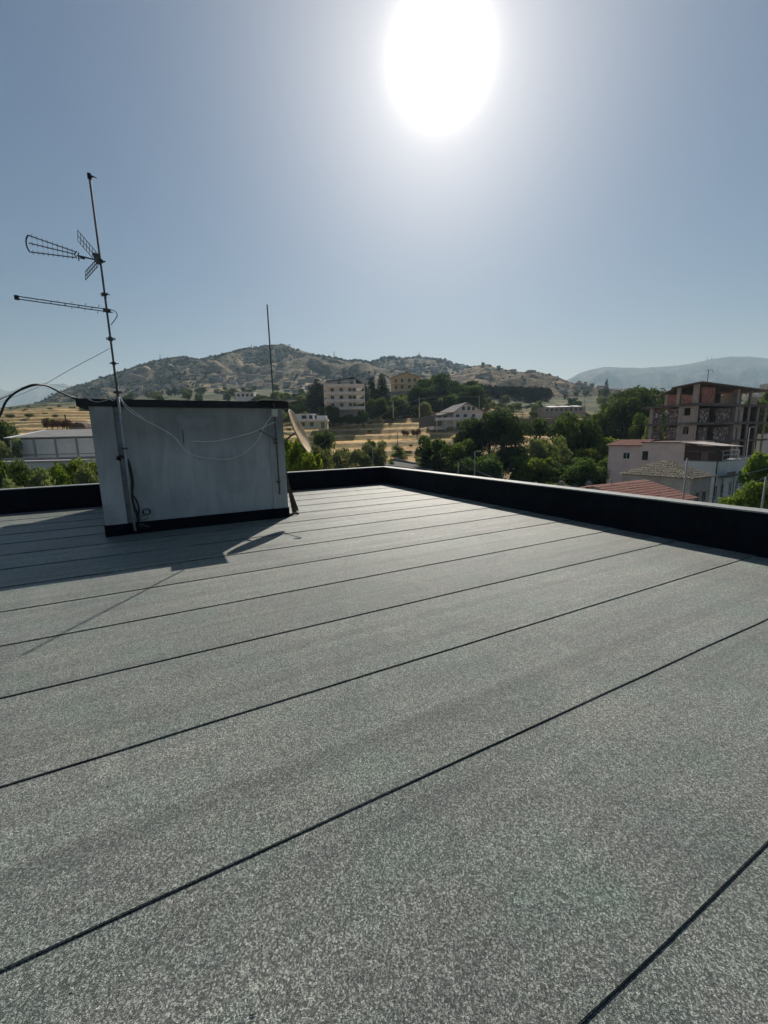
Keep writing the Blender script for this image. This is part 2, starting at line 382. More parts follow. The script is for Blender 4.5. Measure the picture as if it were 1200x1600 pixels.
# three-boom UHF antenna with corner reflector
A0 = W(-.525, 8.45, 4.42)
tipd = (P(45, 382, 1)-CAM)
z_t = 4.47; tip = CAM + tipd*((z_t-H)/tipd.z)
ax = (tip - A0); ln = ax.length; ax.normalize(); side = Vector((-ax.y, ax.x, 0)).normalized(); upz = ax.cross(side) * -1
if upz.z < 0: upz = -upz
uh = thing('tv_antenna', 'three boom TV antenna with grid corner reflector high on the mast', 'TV antenna', A0)
def at(x, y, z): return ax*x + side*y + upz*z
b = MB()
b.tube([at(-.06,0,0), at(.30,0,0)], .011, 6); b.build('support_arm', M_ALU, uh)
J = .30
for k, (zt, yt) in enumerate(((.125, 0), (0.02, .0), (-.10, .0))):
    b = MB(); st_ = at(J+.02, 0, [.05, .012, -.035][k]); en = at(ln, 0, zt)
    b.tube([st_, en], .0075, 6)
    for q in range(9):
        p = st_.lerp(en, (q+.6)/9.3); b.tube([p - side*.05 - upz*.012, p + side*.05 + upz*.012], .0035, 4)
    b.build('boom', M_ALU, uh)
b = MB(); b.tube(catmull([at(ln,0,.125), at(ln+.025,0,.06), at(ln+.025,0,-.03), at(ln,0,-.10)], 4), .011, 6); b.build('end_strut', M_ALU, uh)
b = MB(); b.tube([at(J,0,.06), at(J+.03,0,.01), at(J,0,-.04)], .009, 6)
for s in (-1, 1): b.tube(catmull([at(J-.03,s*.01,-.02), at(J-.02,s*.07,-.05), at(J-.02,s*.07,.03), at(J-.03,s*.01,.0)], 5), .005, 5)
b.tube([at(J-.10,0,-.01), at(J-.04,0,-.01)], .024, 8); b.build('dipole', M_STEELD, uh)
for s, nm in ((1, 'reflector_grid'), (-1, 'reflector_grid')):
    b = MB(); dx, dz = (.24, .27) if s > 0 else (.18, -.25); wy = .21
    nb_ = 7
    for q in range(nb_+1):
        t = q/nb_; b.tube([at(.03+dx*t, -wy, .02*s+dz*t), at(.03+dx*t, wy, .02*s+dz*t)], .0042, 4)
    for y in (-wy, 0, wy): b.tube([at(.03, y, .02*s), at(.03+dx, y, .02*s+dz)], .006, 5)
    b.build(nm, M_ALU, uh)
b = MB(); b.hexa([tuple(at(x,y,z)) for x,y,z in ((.0,-.03,-.05),(.06,-.03,-.05),(.06,.03,-.05),(.0,.03,-.05),(.0,-.03,.09),(.10,-.03,.09),(.10,.03,.09),(.0,.03,.09))])
b.build('clamp', M_STEEL, uh)
# log periodic antenna
A1 = W(-.525, 8.45, 3.69); td = (P(27, 465, 1)-CAM); tip = CAM + td*((3.70-H)/td.z)
ax = (tip-A1); ln = ax.length; ax.normalize(); side = Vector((-ax.y, ax.x, 0)).normalized(); upz = ax.cross(side)
if upz.z < 0: upz = -upz
lp = thing('tv_antenna', 'long twin boom TV antenna with short rods lower on the mast', 'TV antenna', A1)
b = MB()
for s in (-1, 1): b.tube([at(-.08, 0, s*.018), at(ln, 0, s*.018)], .0075, 6)
b.build('boom', M_ALU, lp)
for q in range(13):
    t = q/12; x = .03 + ln*.93*t; hl = .215*(1-t)**1.05 + .022
    for s, e in (((1, 1), (-1, -1)) if q % 2 else ((-1, 1), (1, -1))):
        b = MB(); b.tube([at(x, 0, .018*s), at(x, hl*e, .018*s)], .0034, 4); b.build('rod', M_ALU, lp)
b = MB(); b.tube([at(ln-.02,0,0), at(ln+.035,0,0)], .034, 10); b.build('end_cap', M_STEELD, lp)
b = MB(); b.tube([at(-.05,0,0), at(.05,0,0)], .032, 8); b.build('clamp', M_STEELD, lp)
b = MB(); b.tube(catmull([at(-.08,0,.02), at(-.12,0,.0), at(-.135,0,-.06), at(-.08,0,-.15), at(-.03,.02,-.22)], 6), .006, 5); b.build('lead_cable', M_CABB, lp)

# whip pole
wp = thing('whip_pole', 'slim grey pole with cream box fixed to the right end of the hut', 'pole', W(2.045, 8.45, 0))
b = MB(); b.tube([(0,0,.5), (0,0,2.25)], .017, 8).tube([(0,0,2.22), (0,0,4.07)], .0135, 8); b.build('pole', M_STEEL, wp, True)
b = MB()
b.fbox(Vector((0,0,0)), U, M, -.055, .055, -.035, .035, 2.03, 2.17); b.build('junction_box', M_BOXC, wp)
for z_ in (1.52, 1.60, .75):
    b = MB(); b.tube([(0,0,z_-.015),(0,0,z_+.015)], .024, 8).fbox(Vector((0,0,0)), U, M, -.035,.035,.0,.10,z_-.008,z_+.008); b.build('clamp', M_STEELD, wp)
b = MB(); q0 = Vector((0,0,1.58)); b.tube([q0, Pm(405,672,8.40)-wp.location], .010, 6); b.build('strut', M_STEEL, wp)

# satellite dish fixed to the right side wall of the hut
dc = Pm(469, 674, 8.6)
view = (dc-CAM).normalized()
ra = Vector((28, 58, 0)); # image slope of the rim
major = (rt*28 - upv*58).normalized()          # along the long side of the edge-on rim
major = (major - view*major.dot(view)).normalized()
nrm0 = view.cross(major).normalized()
if nrm0.x < 0: nrm0 = -nrm0
axd = (nrm0*math.cos(R(11)) - view*math.sin(R(11))).normalized()
ds = thing('satellite_dish', 'tan satellite dish seen edge on beside the hut', 'satellite dish', dc)
a1 = major; a2 = axd.cross(a1).normalized()
def dish_surf(off):
    b = MB(); nr, ns = 8, 40; RR = .475; dep = .085
    for i in range(nr+1):
        r_ = i/nr
        for j in range(ns):
            q = 2*math.pi*j/ns
            b.v.append(tuple(a1*(RR*r_*math.cos(q)) + a2*(RR*.93*r_*math.sin(q)) + axd*(dep*(r_*r_-1)+off)))
    for i in range(nr):
        for j in range(ns):
            j2 = (j+1) % ns; b.f.append((i*ns+j, (i+1)*ns+j, (i+1)*ns+j2, i*ns+j2)); b.mi.append(0)
    return b
dish_surf(0).build('reflector', M_DISH, ds, True)
dish_surf(-.006).build('back_shell', mat('dish_back', (.35,.34,.32), .6), ds, True)
b = MB(); rim = [a1*(.475*math.cos(2*math.pi*j/40)) + a2*(.442*math.sin(2*math.pi*j/40)) for j in range(41)]
b.tube(rim, .008, 5, False); b.build('rim', mat('pale_rim', (.7,.69,.64), .5), ds)
ft = a1*.46; feed = ft + axd*.52 - a1*.10
b = MB(); b.tube([ft, feed], .011, 6); b.build('feed_arm', M_STEEL, ds)
b = MB(); b.tube([feed - a1*.02, feed - a1*.02 - axd*.09 - a1*.05], [.03, .022], 10); b.build('feed_horn', M_STEELD, ds)
wallpt = W(2.225, 8.78, dc.z-.25) - dc; bk = -axd*.09
b = MB(); b.tube([bk, -axd*.2, wallpt], .02, 8).tube([wallpt+Vector((0,0,.3)), wallpt-Vector((0,0,.25))], .02, 8).tube([-axd*.2, wallpt+Vector((0,0,.25))], .012, 6); b.build('bracket', M_STEEL, ds)

# planks leaning against the hut's right wall
for i, (u, dm, w_, top, cl, lab) in enumerate(((2.36, .05, .07, 1.28, .0, 'long weathered plank leaning on the hut side nearest the wall'),
        (2.43, .16, .09, 1.20, .02, 'middle weathered plank leaning on the hut side'), (2.52, .30, .08, 1.12, .05, 'outermost weathered plank leaning on the hut side'))):
    q = MB(); bx, by = u + .04, 8.72 + dm
    q.hexa([W(bx-.02,by,.03), W(bx+.02,by,.03), W(bx+.02,by+w_,.03), W(bx-.02,by+w_,.03), W(2.243+.0*i,by+.1,top), W(2.283,by+.1,top), W(2.283,by+.1+w_,top), W(2.243,by+.1+w_,top)])
    tag(q.build('plank', M_WOOD), lab, 'plank', 'planks leaning on the hut')
q = MB(); q.tube(catmull([W(2.28,8.62,.02), W(2.36,8.66,.045), W(2.45,8.7,.03), W(2.5,8.78,.02)], 4), .02, 6)
tag(q.build('rag', M_CABB), 'crumpled dark scrap lying at the foot of the planks', 'scrap')

# cables
def cable(pts, r, m_, label, m0=8.45, n=7, name='cable', seg=5):
    q = MB(); q.tube(catmull([Pm(x, y, m0 if len(p_) < 1 else p_[0]) for x, y, *p_ in pts], n), r, seg)
    return tag(q.build(name, m_, None, True), label, 'cable')
cable([(184,604),(188,622,8.42),(200,640,8.46),(222,654,8.5),(240,663,8.5),(258,673,8.5),(270,681,8.5),(277,688,8.5),(286,700,8.5),(300,710,8.5),(318,715,8.5),(338,717,8.5),(358,717,8.5),(378,710,8.5),(395,697,8.5),(405,684,8.46),(412,668,8.44),(424,650,8.44),(428,645,8.44)], .0065, M_CABW,
      'pale cable looping low across the hut wall from mast to thin pole')
cable([(300,689,8.53),(325,690,8.53),(350,687,8.52),(375,681,8.51),(396,675,8.5),(410,668,8.45),(431,659,8.44)], .0075, M_CABW, 'thin grey cable running from the nail bar to the thin pole')
cable([(186,610),(192,627,8.44),(208,642,8.48),(225,653,8.53)], .006, M_CABW, 'short pale cable tied beside the mast under the slab edge')
cable([(183,612),(181,622,8.44),(176,626,8.45),(172,624,8.46),(160,627,8.46),(150,628,8.47),(138,624,8.46)], .006, M_CABG, 'grey cable sagging along the slab edge left of the mast')
cable([(188,719,8.56),(184,716,8.5),(190,713,8.48),(199,719,8.47),(204,735,8.45),(207,755,8.45),(206,775,8.45),(209,790,8.45),(214,803,8.44),(216,816,8.44)], .024, M_CABB, 'thick black cable hose hanging beside the mast foot', seg=8)
cable([(206,772,8.45),(213,782,8.46),(217,795,8.46),(216,812,8.45)], .015, M_CABB, 'thinner black cable bowing beside the thick one at the mast foot', seg=6)
q = MB(); cc = Pm(229, 800, 8.48)
for k in range(4):
    q.tube([cc + U*(.05*(1+.12*k)*math.cos(t*.5+k)) + Vector((0,0,.055*math.sin(t*.5+k))) + M*(.006*k+.01*math.cos(t+k)) for t in range(14)], .0055, 5)
q.tube(catmull([cc-Vector((0,0,.05)), Pm(222,806,8.46), Pm(218,812,8.45), Pm(226,812,8.46), Pm(232,808,8.47)], 4), .006, 5)
tag(q.build('cable_coil', M_CABB), 'small tangled coil of thin wire at the mast foot', 'cable coil')
q = MB(); q.tube([W(-.47,8.44,.16), W(-.37,8.47,.13), W(-.30,8.50,.10)], [.05,.045,.03], 7); tag(q.build('cable_bundle', M_CABB), 'black taped cable joint lying against the hut base by the mast', 'cable joint')
cable([(118,622,8.5),(108,619,8.4),(92,612,8.2),(76,604,8.0),(62,601,7.8),(48,602,7.7),(32,609,7.6),(18,618,7.5),(8,630,7.4),(2,645,7.3),(-6,662,7.2)], .014, M_CABB, 'thick dark cable arching out left from the hut roof corner', seg=7)
cable([(118,624,8.5),(100,616,8.3),(80,606,8.1),(58,602,7.9),(30,611,7.7),(5,622,7.5),(-12,630,7.4)], .006, M_CABB, 'thin black cable beside the thick arching one at the hut roof corner')
cable([(140,606,8.6),(110,606,8.4),(85,601,8.2),(60,600,8.0),(30,607,7.8),(-10,628,7.5)], .003, M_CABG, 'fine grey wire above the arching cable left of the hut')
q = MB(); q.tube(catmull([Pm(172,544,8.45), Pm(152,555,8.6), Pm(125,569,8.9), Pm(98,584,9.3), Pm(70,600,9.8), Pm(30,617,10.5), Pm(-10,632,11.2)], 5), .0045, 5); tag(q.build('cable', M_CABG), 'thin guy wire slanting down left from the mast across the sky', 'guy wire')

# ------------------------------------------------------------------ terrain
TPX = [-900, -400, 0, 100, 300, 450, 600, 640, 720, 820, 900, 1000, 1100, 1300, 1700, 2600]
TD = [60, 85, 100, 120, 150, 180, 210, 260, 400, 700, 1000, 1600]
zk = None
TT = {
 -900: [zk, zk, 705, 700, 695, 690, 686, 680, 670, 668, 668, 672],
 -400: [zk, zk, 712, 690, 680, 672, 664, 655, 642, 655, 660, 668],
 0:    [zk, zk, 702, 678, 666, 657, 651, 644, 637, 650, 655, 668],
 100:  [zk, zk, 700, 675, 663, 652, 645, 637, 629, 638, 636, 640],
 300:  [zk, zk, 715, 700, 685, 672, 660, 645, 626, 612, 604, 604],
 450:  [zk, zk, 722, 705, 680, 668, 655, 640, 622, 607, 600, 600],
 600:  [zk, zk, 724, 705, 680, 662, 652, 637, 615, 603, 597, 600],
 640:  [zk, zk, 724, 705, 678, 660, 645, 616, 606, 600, 596, 600],
 720:  [zk, zk, 730, 702, 667, 656, 647, 634, 620, 606, 600, 605],
 820:  [zk, zk, 740, 715, 690, 674, 660, 646, 630, 615, 606, 612],
 900:  [zk, zk, 745, 722, 697, 678, 664, 650, 633, 616, 606, 614],
 1000: [zk, zk, 748, 728, 705, 688, 673, 656, 636, 618, 611, 618],
 1100: [zk, zk, zk, 745, 720, 700, 685, 668, 645, 624, 613, 620],
 1300: [zk, zk, zk, zk, 735, 715, 695, 675, 650, 630, 618, 622],
 1700: [zk, zk, zk, zk, zk, 720, 700, 680, 655, 640, 630, 632],
 2600: [zk, zk, zk, zk, zk, 705, 690, 670, 640, 620, 610, 612]}
TZ = []; TA = []
for px in TPX:
    row = [ZG if y is None else P(px, y, D).z for y, D in zip(TT[px], TD)]
    p_ = P(px, hz(px), 1.0); TA.append(p_.x); TZ.append(row)
TZ = np.array(TZ); TA = np.array(TA)
def tz(x, D):
    if D < 20: return ZG
    a = x/max(D, 1.0); a = min(max(a, TA[0]), TA[-1])
    i = int(min(max(np.searchsorted(TA, a)-1, 0), len(TA)-2)); t = (a-TA[i])/(TA[i+1]-TA[i]); t = t*t*(3-2*t)
    k = int(min(max(np.searchsorted(TD, D)-1, 0), len(TD)-2)); s = min(max((D-TD[k])/(TD[k+1]-TD[k]), 0), 1)
    return float((TZ[i][k]*(1-s)+TZ[i][k+1]*s)*(1-t) + (TZ[i+1][k]*(1-s)+TZ[i+1][k+1]*s)*t)
def terr(x, D):
    z = tz(x, D)
    if D > 90:
        f = min(1, (D-90)/60)
        z += f*(1.6*mn.noise(Vector((x*.018, D*.03, 0))) + .5*mn.noise(Vector((x*.07, D*.12, 3))))
        if D < 330:                    # terrace banks
            st = 2.2; q = z/st; fl = math.floor(q); fr = q-fl; fr2 = max(0, min(1, (fr-.66)/.26)); fr2 = fr2*fr2*(3-2*fr2)
            z = lerp(z, (fl+fr2)*st + .25*fr, f*.8)
    return z
def ground_mat():
    m, k = newmat('dry_field', .95, .1)
    g = k.n('ShaderNodeTexCoord').outputs['Object']
    sp = k.n('ShaderNodeSeparateXYZ'); k.set(sp, 0, g)
    a = k.noise(k.mapv(g, (.022, .06, .35)), 1.0, 7, .68, .6)
    grass = k.ramp(k.noise(k.mapv(g, (.35, .9, 1.2)), 1.0, 6, .7), [(.28, (.42,.26,.11)), (.5, (.80,.55,.26)), (.7, (.88,.68,.38))])
    red = k.mix(k.ramp(k.noise(k.mapv(g, (.05,.12,.5)), 1.0, 5, .6), [(.5, 0.0), (.62, .55)]), grass, (.60,.29,.13))
    olive = k.ramp(k.noise(g, .9, 6, .7), [(.3, (.07,.08,.035)), (.7, (.26,.24,.12))])
    zq = k.math('ADD', k.math('DIVIDE', sp.outputs[2], 2.2), k.math('MULTIPLY', k.math('SUBTRACT', k.noise(g, .25, 5, .7), .5), .5))
    fr = k.math('FRACT', zq)
    wn = k.n('ShaderNodeTexWhiteNoise', noise_dimensions='1D'); k.set(wn, 'W', k.math('FLOOR', zq))
    red = k.mix(1.0, red, k.ramp(wn.outputs[0], [(0, (.72,.70,.72)), (.5, (1.0,.92,.80)), (1, (1.15,1.1,1.0))]), 'MULTIPLY')
    bank = k.ramp(fr, [(.22, 0.0), (.34, 1.0), (.84, 1.0), (.92, 0.0)])
    fl = k.math('MAXIMUM', k.ramp(a, [(.52, 0.0), (.60, .85)]), k.math('MULTIPLY', bank, k.ramp(k.noise(g, .12, 4, .6), [(.30, .25), (.5, 1.0)])))
    edge = k.ramp(fr, [(.86, 0.0), (.93, 1.0), (.99, 0.0)])
    col = k.mix(fl, red, k.mix(.25, olive, red))
    col = k.mix(k.math('MULTIPLY', edge, .7), col, (.85,.72,.48))
    # tilled slopes give way to scrub with distance up the hill
    far = k.ramp(k.math('ADD', k.math('DIVIDE', sp.outputs[1], 1000.0), k.math('MULTIPLY', k.noise(g, .012, 4), .16)), [(.30, 0.0), (.40, 1.0)])
    scrub = k.ramp(k.noise(g, .05, 8, .75), [(.38, (.035,.05,.03)), (.52, (.10,.115,.06)), (.66, (.36,.31,.21))])
    col = k.mix(far, col, scrub)
    near = k.ramp(k.math('DIVIDE', sp.outputs[1], 1000.0), [(.088, 1.0), (.100, 0.0)])
    dirt = k.ramp(k.noise(g, .4, 6, .7), [(.3, (.07,.075,.06)), (.7, (.20,.19,.16))])
    col = k.mix(near, col, dirt)
    k.t.links.new(col, k.b.inputs['Base Color']); k.bump(k.noise(g, 1.5, 6, .7), .6, .5)
    return m
b = MB(); na = 300
Ds = [2, 30, 60] + [60+ (i*2.0) for i in range(1, 100)] + [262 + 7*i for i in range(1, 40)] + [560 + 40*i for i in range(1, 12)] + [1100, 1300, 1600, 2500, 4500, 9000]
for D in Ds:
    for j in range(na+1):
        a = lerp(-2.6, 2.6, j/na); x = a*D
        if D > 1600: z = terr(a*1600, 1600)*1.0
        else: z = terr(x, D)
        b.v.append((x, D, z))
for i in range(len(Ds)-1):
    for j in range(na):
        q = i*(na+1)+j; b.f.append((q, q+1, q+na+2, q+na+1)); b.mi.append(0)
M_GROUND = ground_mat()
tag(b.build('ground', M_GROUND, None, True), 'terraced golden dry fields rising to the hills', kind='structure')
b = MB(); b.quad((-400,-400,ZG), (400,-400,ZG), (400,2,ZG), (-400,2,ZG))
tag(b.build('ground', M_GROUND), 'ground behind the building', kind='structure')

def hill_mat(name, c_rock, c_grass, c_scrub, sc_=1.0, cover=.5):
    m, k = newmat(name, .95, .1)
    g = k.n('ShaderNodeTexCoord').outputs['Object']
    a = k.noise(k.mapv(g, (1, 1, 1.6)), .012*sc_, 9, .72, .3)
    col = k.ramp(a, [(cover-.12, c_scrub), (cover, tuple(x*.5+y*.5 for x, y in zip(c_scrub, c_grass))), (cover+.06, c_grass), (cover+.18, c_rock)])
    tr = k.noise(k.mapv(g, (.004, .004, .25)), 1.0*1, 4, .6)
    col = k.mix(1.0, col, k.ramp(tr, [(.4, (.72,.74,.72)), (.6, (1.15,1.12,1.08))]), 'MULTIPLY')
    d = k.n('ShaderNodeTexVoronoi'); k.set(d, 'Vector', g); k.set(d, 'Scale', .09*sc_)
    col = k.mix(k.ramp(d.outputs['Distance'], [(.22, .85), (.36, 0.0)]), col, (.03,.042,.026))
    d2 = k.n('ShaderNodeTexVoronoi'); k.set(d2, 'Vector', g); k.set(d2, 'Scale', .035*sc_)
    sx = k.n('ShaderNodeSeparateColor'); k.set(sx, 0, d2.outputs['Color'])
    k.t.links.new(col, k.b.inputs['Base Color']); k.bump(k.noise(g, .05*sc_, 8, .7), .9, 9/sc_)
    return m
def interp(px, prof):
    if px <= prof[0][0]: return prof[0][1]
    for (a, y0), (c, y1) in zip(prof, prof[1:]):
        if px <= c: t = (px-a)/(c-a); return lerp(y0, y1, t)
    return prof[-1][1]
def ridge(name, label, prof, Df, Dc, Db, m_, amp, seed, n1=260, n2=70, zf=None, steep=1.25, fine=.7):
    px0, px1 = prof[0][0], prof[-1][0]; b = MB()
    n3 = n2//3
    for i in range(n2+n3+1):
        for j in range(n1+1):
            px = lerp(px0, px1, j/n1); y = interp(px, prof)
            top = P(px, y, Dc); az = top.x/Dc
            if i <= n2:
                t = i/n2; D = lerp(Df, Dc, t); x = az*D
                base = (terr(min(x, 1e9) if D <= 1600 else az*1600, min(D, 1600)) - 4) if zf is None else zf
                env = math.sin(math.pi*t)
                v = Vector((x/Dc*9+seed, D/Dc*9, seed*.37))
                r1 = mn.ridged_multi_fractal(v*.9, 1.0, 2.1, 5, 1.0, 2.0)
                r2 = mn.fractal(v*3.3, 1.0, 2.1, 5)
                z = lerp(base, top.z, t**steep) + amp*env*(r1-1.1)*.5 + amp*.30*env*r2
                z += fine*amp*.06*mn.noise(v*14)*min(1, t*4)
                lim = H + (top.z-H)*D/Dc*(.5+.5*t)    # nothing in front tops the crest line
                cap = H + (top.z-H)*D/Dc*.985
                if t < 1 and z > cap: z = cap
                if i == n2: z = top.z + fine*amp*.035*mn.noise(v*22)
            else:
                t = (i-n2)/n3; D = lerp(Dc, Db, t); x = az*D; z = lerp(top.z, -20, t**1.1)
            b.v.append((x, D, z))
    for i in range(n2+n3):
        for j in range(n1):
            q = i*(n1+1)+j; b.f.append((q, q+1, q+n1+2, q+n1+1)); b.mi.append(0)
    o = b.build(name, m_, None, True)
    return tag(o, label, kind='structure')
M_H1 = hill_mat('hill_scrub', (.72,.57,.43), (.38,.30,.20), (.040,.056,.038), 1.0, .51)
M_H3 = hill_mat('near_hill_dry', (.46,.34,.24), (.32,.22,.13), (.04,.052,.032), 2.0, .50)
M_H4 = hill_mat('mountain', (.34,.31,.27), (.10,.10,.09), (.02,.028,.026), .35, .56)
hillA = [(-60,650),(20,646),(60,630),(105,609),(130,600),(160,590),(185,583),(215,572),(250,562),(285,557),(305,561),(320,560),(345,554),(375,546),(392,543),(400,544),(415,540),(430,538),(447,538),(460,545),(480,550),(500,556),(520,558),(540,563),(555,562),(570,564),(590,572),(640,580),(700,590),(760,600)]
hillB = [(480,600),(530,585),(560,574),(580,566),(597,561),(612,558),(625,561),(640,559),(652,558),(665,560),(690,562),(705,567),(725,573),(745,578),(800,590),(860,603)]
hillC = [(640,606),(690,592),(712,582),(732,574),(745,571),(760,569),(775,574),(800,579),(820,582),(835,580),(850,583),(875,590),(895,599),(920,604),(960,607),(1000,610),(1060,613),(1150,616),(1300,622)]
def scrub_on(o, n, size, seed, label):
    me = o.data; co_ = np.empty(len(me.vertices)*3); me.vertices.foreach_get('co', co_); co_ = co_.reshape(-1, 3); r = np.random.RandomState(seed)
    keep = co_[:, 1] < np.percentile(co_[:, 1], 76); c = co_[keep]
    c = c[r.choice(len(c), n)]; c = c + np.stack([r.normal(size=n)*c[:, 1]*.004, np.zeros(n), np.zeros(n)], 1)
    w = np.array([mn.noise(Vector((float(a)*.006, float(b_)*.006, float(z_)*.01))) for a, b_, z_ in c]); c = c[w*1.6 + r.rand(n)*.5 > .25]
    b = MB(); base = [(1,0,0),(0,1,0),(-1,0,0),(0,-1,0),(0,0,1.0),(0,0,-.6)]; fc = [(0,1,4),(1,2,4),(2,3,4),(3,0,4),(1,0,5),(2,1,5),(3,2,5),(0,3,5)]
    for p in c:
        s = size*(.4+r.rand()**2*1.3)*p[1]/1500; j = r.rand(6)*.5+.75
        b.add([(p[0]+x*s*q, p[1]+y*s*q, p[2]+z*s*q*.8+s*.2) for (x, y, z), q in zip(base, j)], fc)
    return tag(b.build('scrub', M_SCRUB), label, 'scrub', kind='stuff')
M_SCRUB = mat('scrub_leaves', (.022,.034,.022), .9, .05, var2=(.06,.075,.04), vscale=.05)
mtR = [(820,612),(870,601),(890,592),(905,583),(925,577),(945,573),(970,574),(1000,575),(1030,573),(1060,571),(1090,566),(1110,561),(1140,557),(1170,557),(1200,560),(1260,566),(1400,575),(1700,600)]
mtL = [(-500,600),(-300,590),(-100,606),(0,607),(10,611),(22,611),(38,606),(52,602),(70,603),(90,600),(100,599),(108,603),(130,606),(200,612),(300,640)]
h1_ = ridge('hill', 'scrubby grey green hill with the highest peak', hillA, 620, 1500, 2300, M_H1, 62, 3.1, 420, 90)
h2_ = ridge('hill', 'second rounded ridge behind the villas', hillB, 900, 2100, 2900, M_H1, 70, 11.7, 260, 60)
h3_ = ridge('hill', 'terraced tan hill right of centre', hillC, 520, 950, 1300, M_H3, 22, 7.9, 300, 60)
ridge('mountain', 'hazy blue mountain range on the right', mtR, 2400, 4600, 6500, M_H4, 230, 5.5, 260, 60, zf=60)
ridge('mountain', 'pale hazy mountains far left', mtL, 3500, 6500, 8500, M_H4, 240, 2.5, 260, 50, zf=20)

scrub_on(h1_, 15000, 4.6, 1, 'dark scrub and small trees covering the main hill')
scrub_on(h2_, 5000, 6.5, 2, 'dark scrub covering the second ridge')
scrub_on(h3_, 1300, 4.0, 3, 'dark scrub dotted over the terraced tan hill')
# ------------------------------------------------------------------ trees
def leafmat(name, c1, c2, trans=.35): return mat(name, c1, .75, .12, var2=c2, vscale=1.1, trans=trans, objvar=.18)
L_PINE = leafmat('pine_needles', (.022,.040,.022), (.085,.12,.048), .38)
L_DARK = leafmat('dark_leaves', (.032,.054,.024), (.13,.18,.055), .5)
L_LITE = leafmat('light_leaves', (.09,.135,.025), (.24,.29,.06), .55)
L_OLIV = leafmat('olive_leaves', (.09,.11,.055), (.25,.27,.15), .45)
L_CONI = leafmat('conifer_needles', (.014,.026,.018), (.035,.050,.028), .15)
L_DEAD = leafmat('dry_twigs', (.07,.035,.03), (.16,.09,.06), .2)
M_BARK = mat('bark', (.09,.075,.06), .9, .1, var=.4, vscale=3, bump=.5, bscale=8)
def crown(seed, blobs, n, size, mode='round'):
    r = np.random.RandomState(seed); vs = []; fs = []
    wts = np.array([q[3]*q[4]*q[5] for q in blobs])**.67; wts = wts/wts.sum()
    idx = r.choice(len(blobs), n, p=wts); B_ = np.array([q[:6] for q in blobs])[idx]
    d = r.normal(size=(n, 3)); d /= np.linalg.norm(d, axis=1)[:, None]
    # fewer leaves underneath
    flip = (d[:, 2] < -.35) & (r.rand(n) < .6); d[flip, 2] *= -1
    rad = 1 - np.abs(r.normal(size=n))*.17 + (r.rand(n) < .12)*r.rand(n)*.22
    rad = np.where(r.rand(n) < .25, r.rand(n)**.5, rad)
    lump = np.array([mn.noise(Vector((float(a*2.4+i*1.7), float(b_*2.4), float(c*2.4+seed)))) for (a, b_, c), i in zip(d, idx)])
    rad = rad*(1+.30*lump)
    p = B_[:, :3] + d*B_[:, 3:6]*rad[:, None]
    nn = d + r.normal(size=(n, 3))*.75; nn /= np.linalg.norm(nn, axis=1)[:, None]
    t = np.cross(nn, r.normal(size=(n, 3))); t /= np.linalg.norm(t, axis=1)[:, None]; b2 = np.cross(nn, t)
    s = size*(.55+.9*r.rand(n))[:, None]
    asp = .42 if mode != 'needle' else .30
    q = np.stack([p - t*s*.5, p - b2*s*asp*.5 + t*s*.05, p + t*s*.5, p + b2*s*asp*.6], 1).reshape(-1, 3)
    return q.tolist(), [(4*i, 4*i+1, 4*i+2, 4*i+3) for i in range(n)]
def trunk(seed, h, r0, spread, forks=5, lean=.05):
    r = random.Random(seed); b = MB(); tp = []
    for i in range(6):
        t = i/5; tp.append(Vector((lean*h*math.sin(t*2+seed)*t, lean*h*math.cos(t*1.7+seed)*t, h*t)))
    b.tube(tp, [r0*(1-.6*i/5) for i in range(6)], 7)
    for k in range(forks):
        t = .45+.5*k/forks; s = tp[0].lerp(tp[-1], t); s = tp[min(5, int(t*5))].copy(); a = r.random()*6.28
        e = s + Vector((math.cos(a)*spread, math.sin(a)*spread, h*.28*(.5+r.random())))
        b.tube([s, s.lerp(e, .5)+Vector((0,0,-.06*h*r.random())), e], [r0*.45, r0*.28, r0*.08], 5)
    return b
PROTO = {}; HGT = {}; WID = {}
def proto(kind, seed, blobs, n, size, th, tr, sp, leaf, mode='round', forks=5):
    v, f = crown(seed, blobs, n, size, mode)
    a = MB(); a.add([tuple(q) for q in v], f)
    me = bpy.data.meshes.new('crown'); me.from_pydata(a.v, [], a.f); me.update(); me.materials.append(leaf)
    tb = trunk(seed, th, tr, sp, forks); m2 = bpy.data.meshes.new('trunk'); m2.from_pydata(tb.v, [], tb.f); m2.update(); m2.materials.append(M_BARK)
    PROTO.setdefault(kind, []).append((me, m2)); q_ = np.array(v); HGT[kind] = float(np.percentile(q_[:, 2], 98.5)); WID[kind] = float(np.percentile(q_[:, 0], 96)-np.percentile(q_[:, 0], 4))
def blobs(seed, n, R_, zc, flat, rb=(.35, .6), zs=.5):
    r = random.Random(seed); o = []
    for i in range(n):
        a = r.random()*6.283; q = math.sqrt(r.random())*R_*.72
        z = zc + (r.random()-.5)*2*zs*(1-.45*q/R_); s = R_*lerp(rb[0], rb[1], r.random())
        o.append((math.cos(a)*q, math.sin(a)*q, z, s, s*(.85+.3*r.random()), s*flat*(.85+.3*r.random())))
    return o
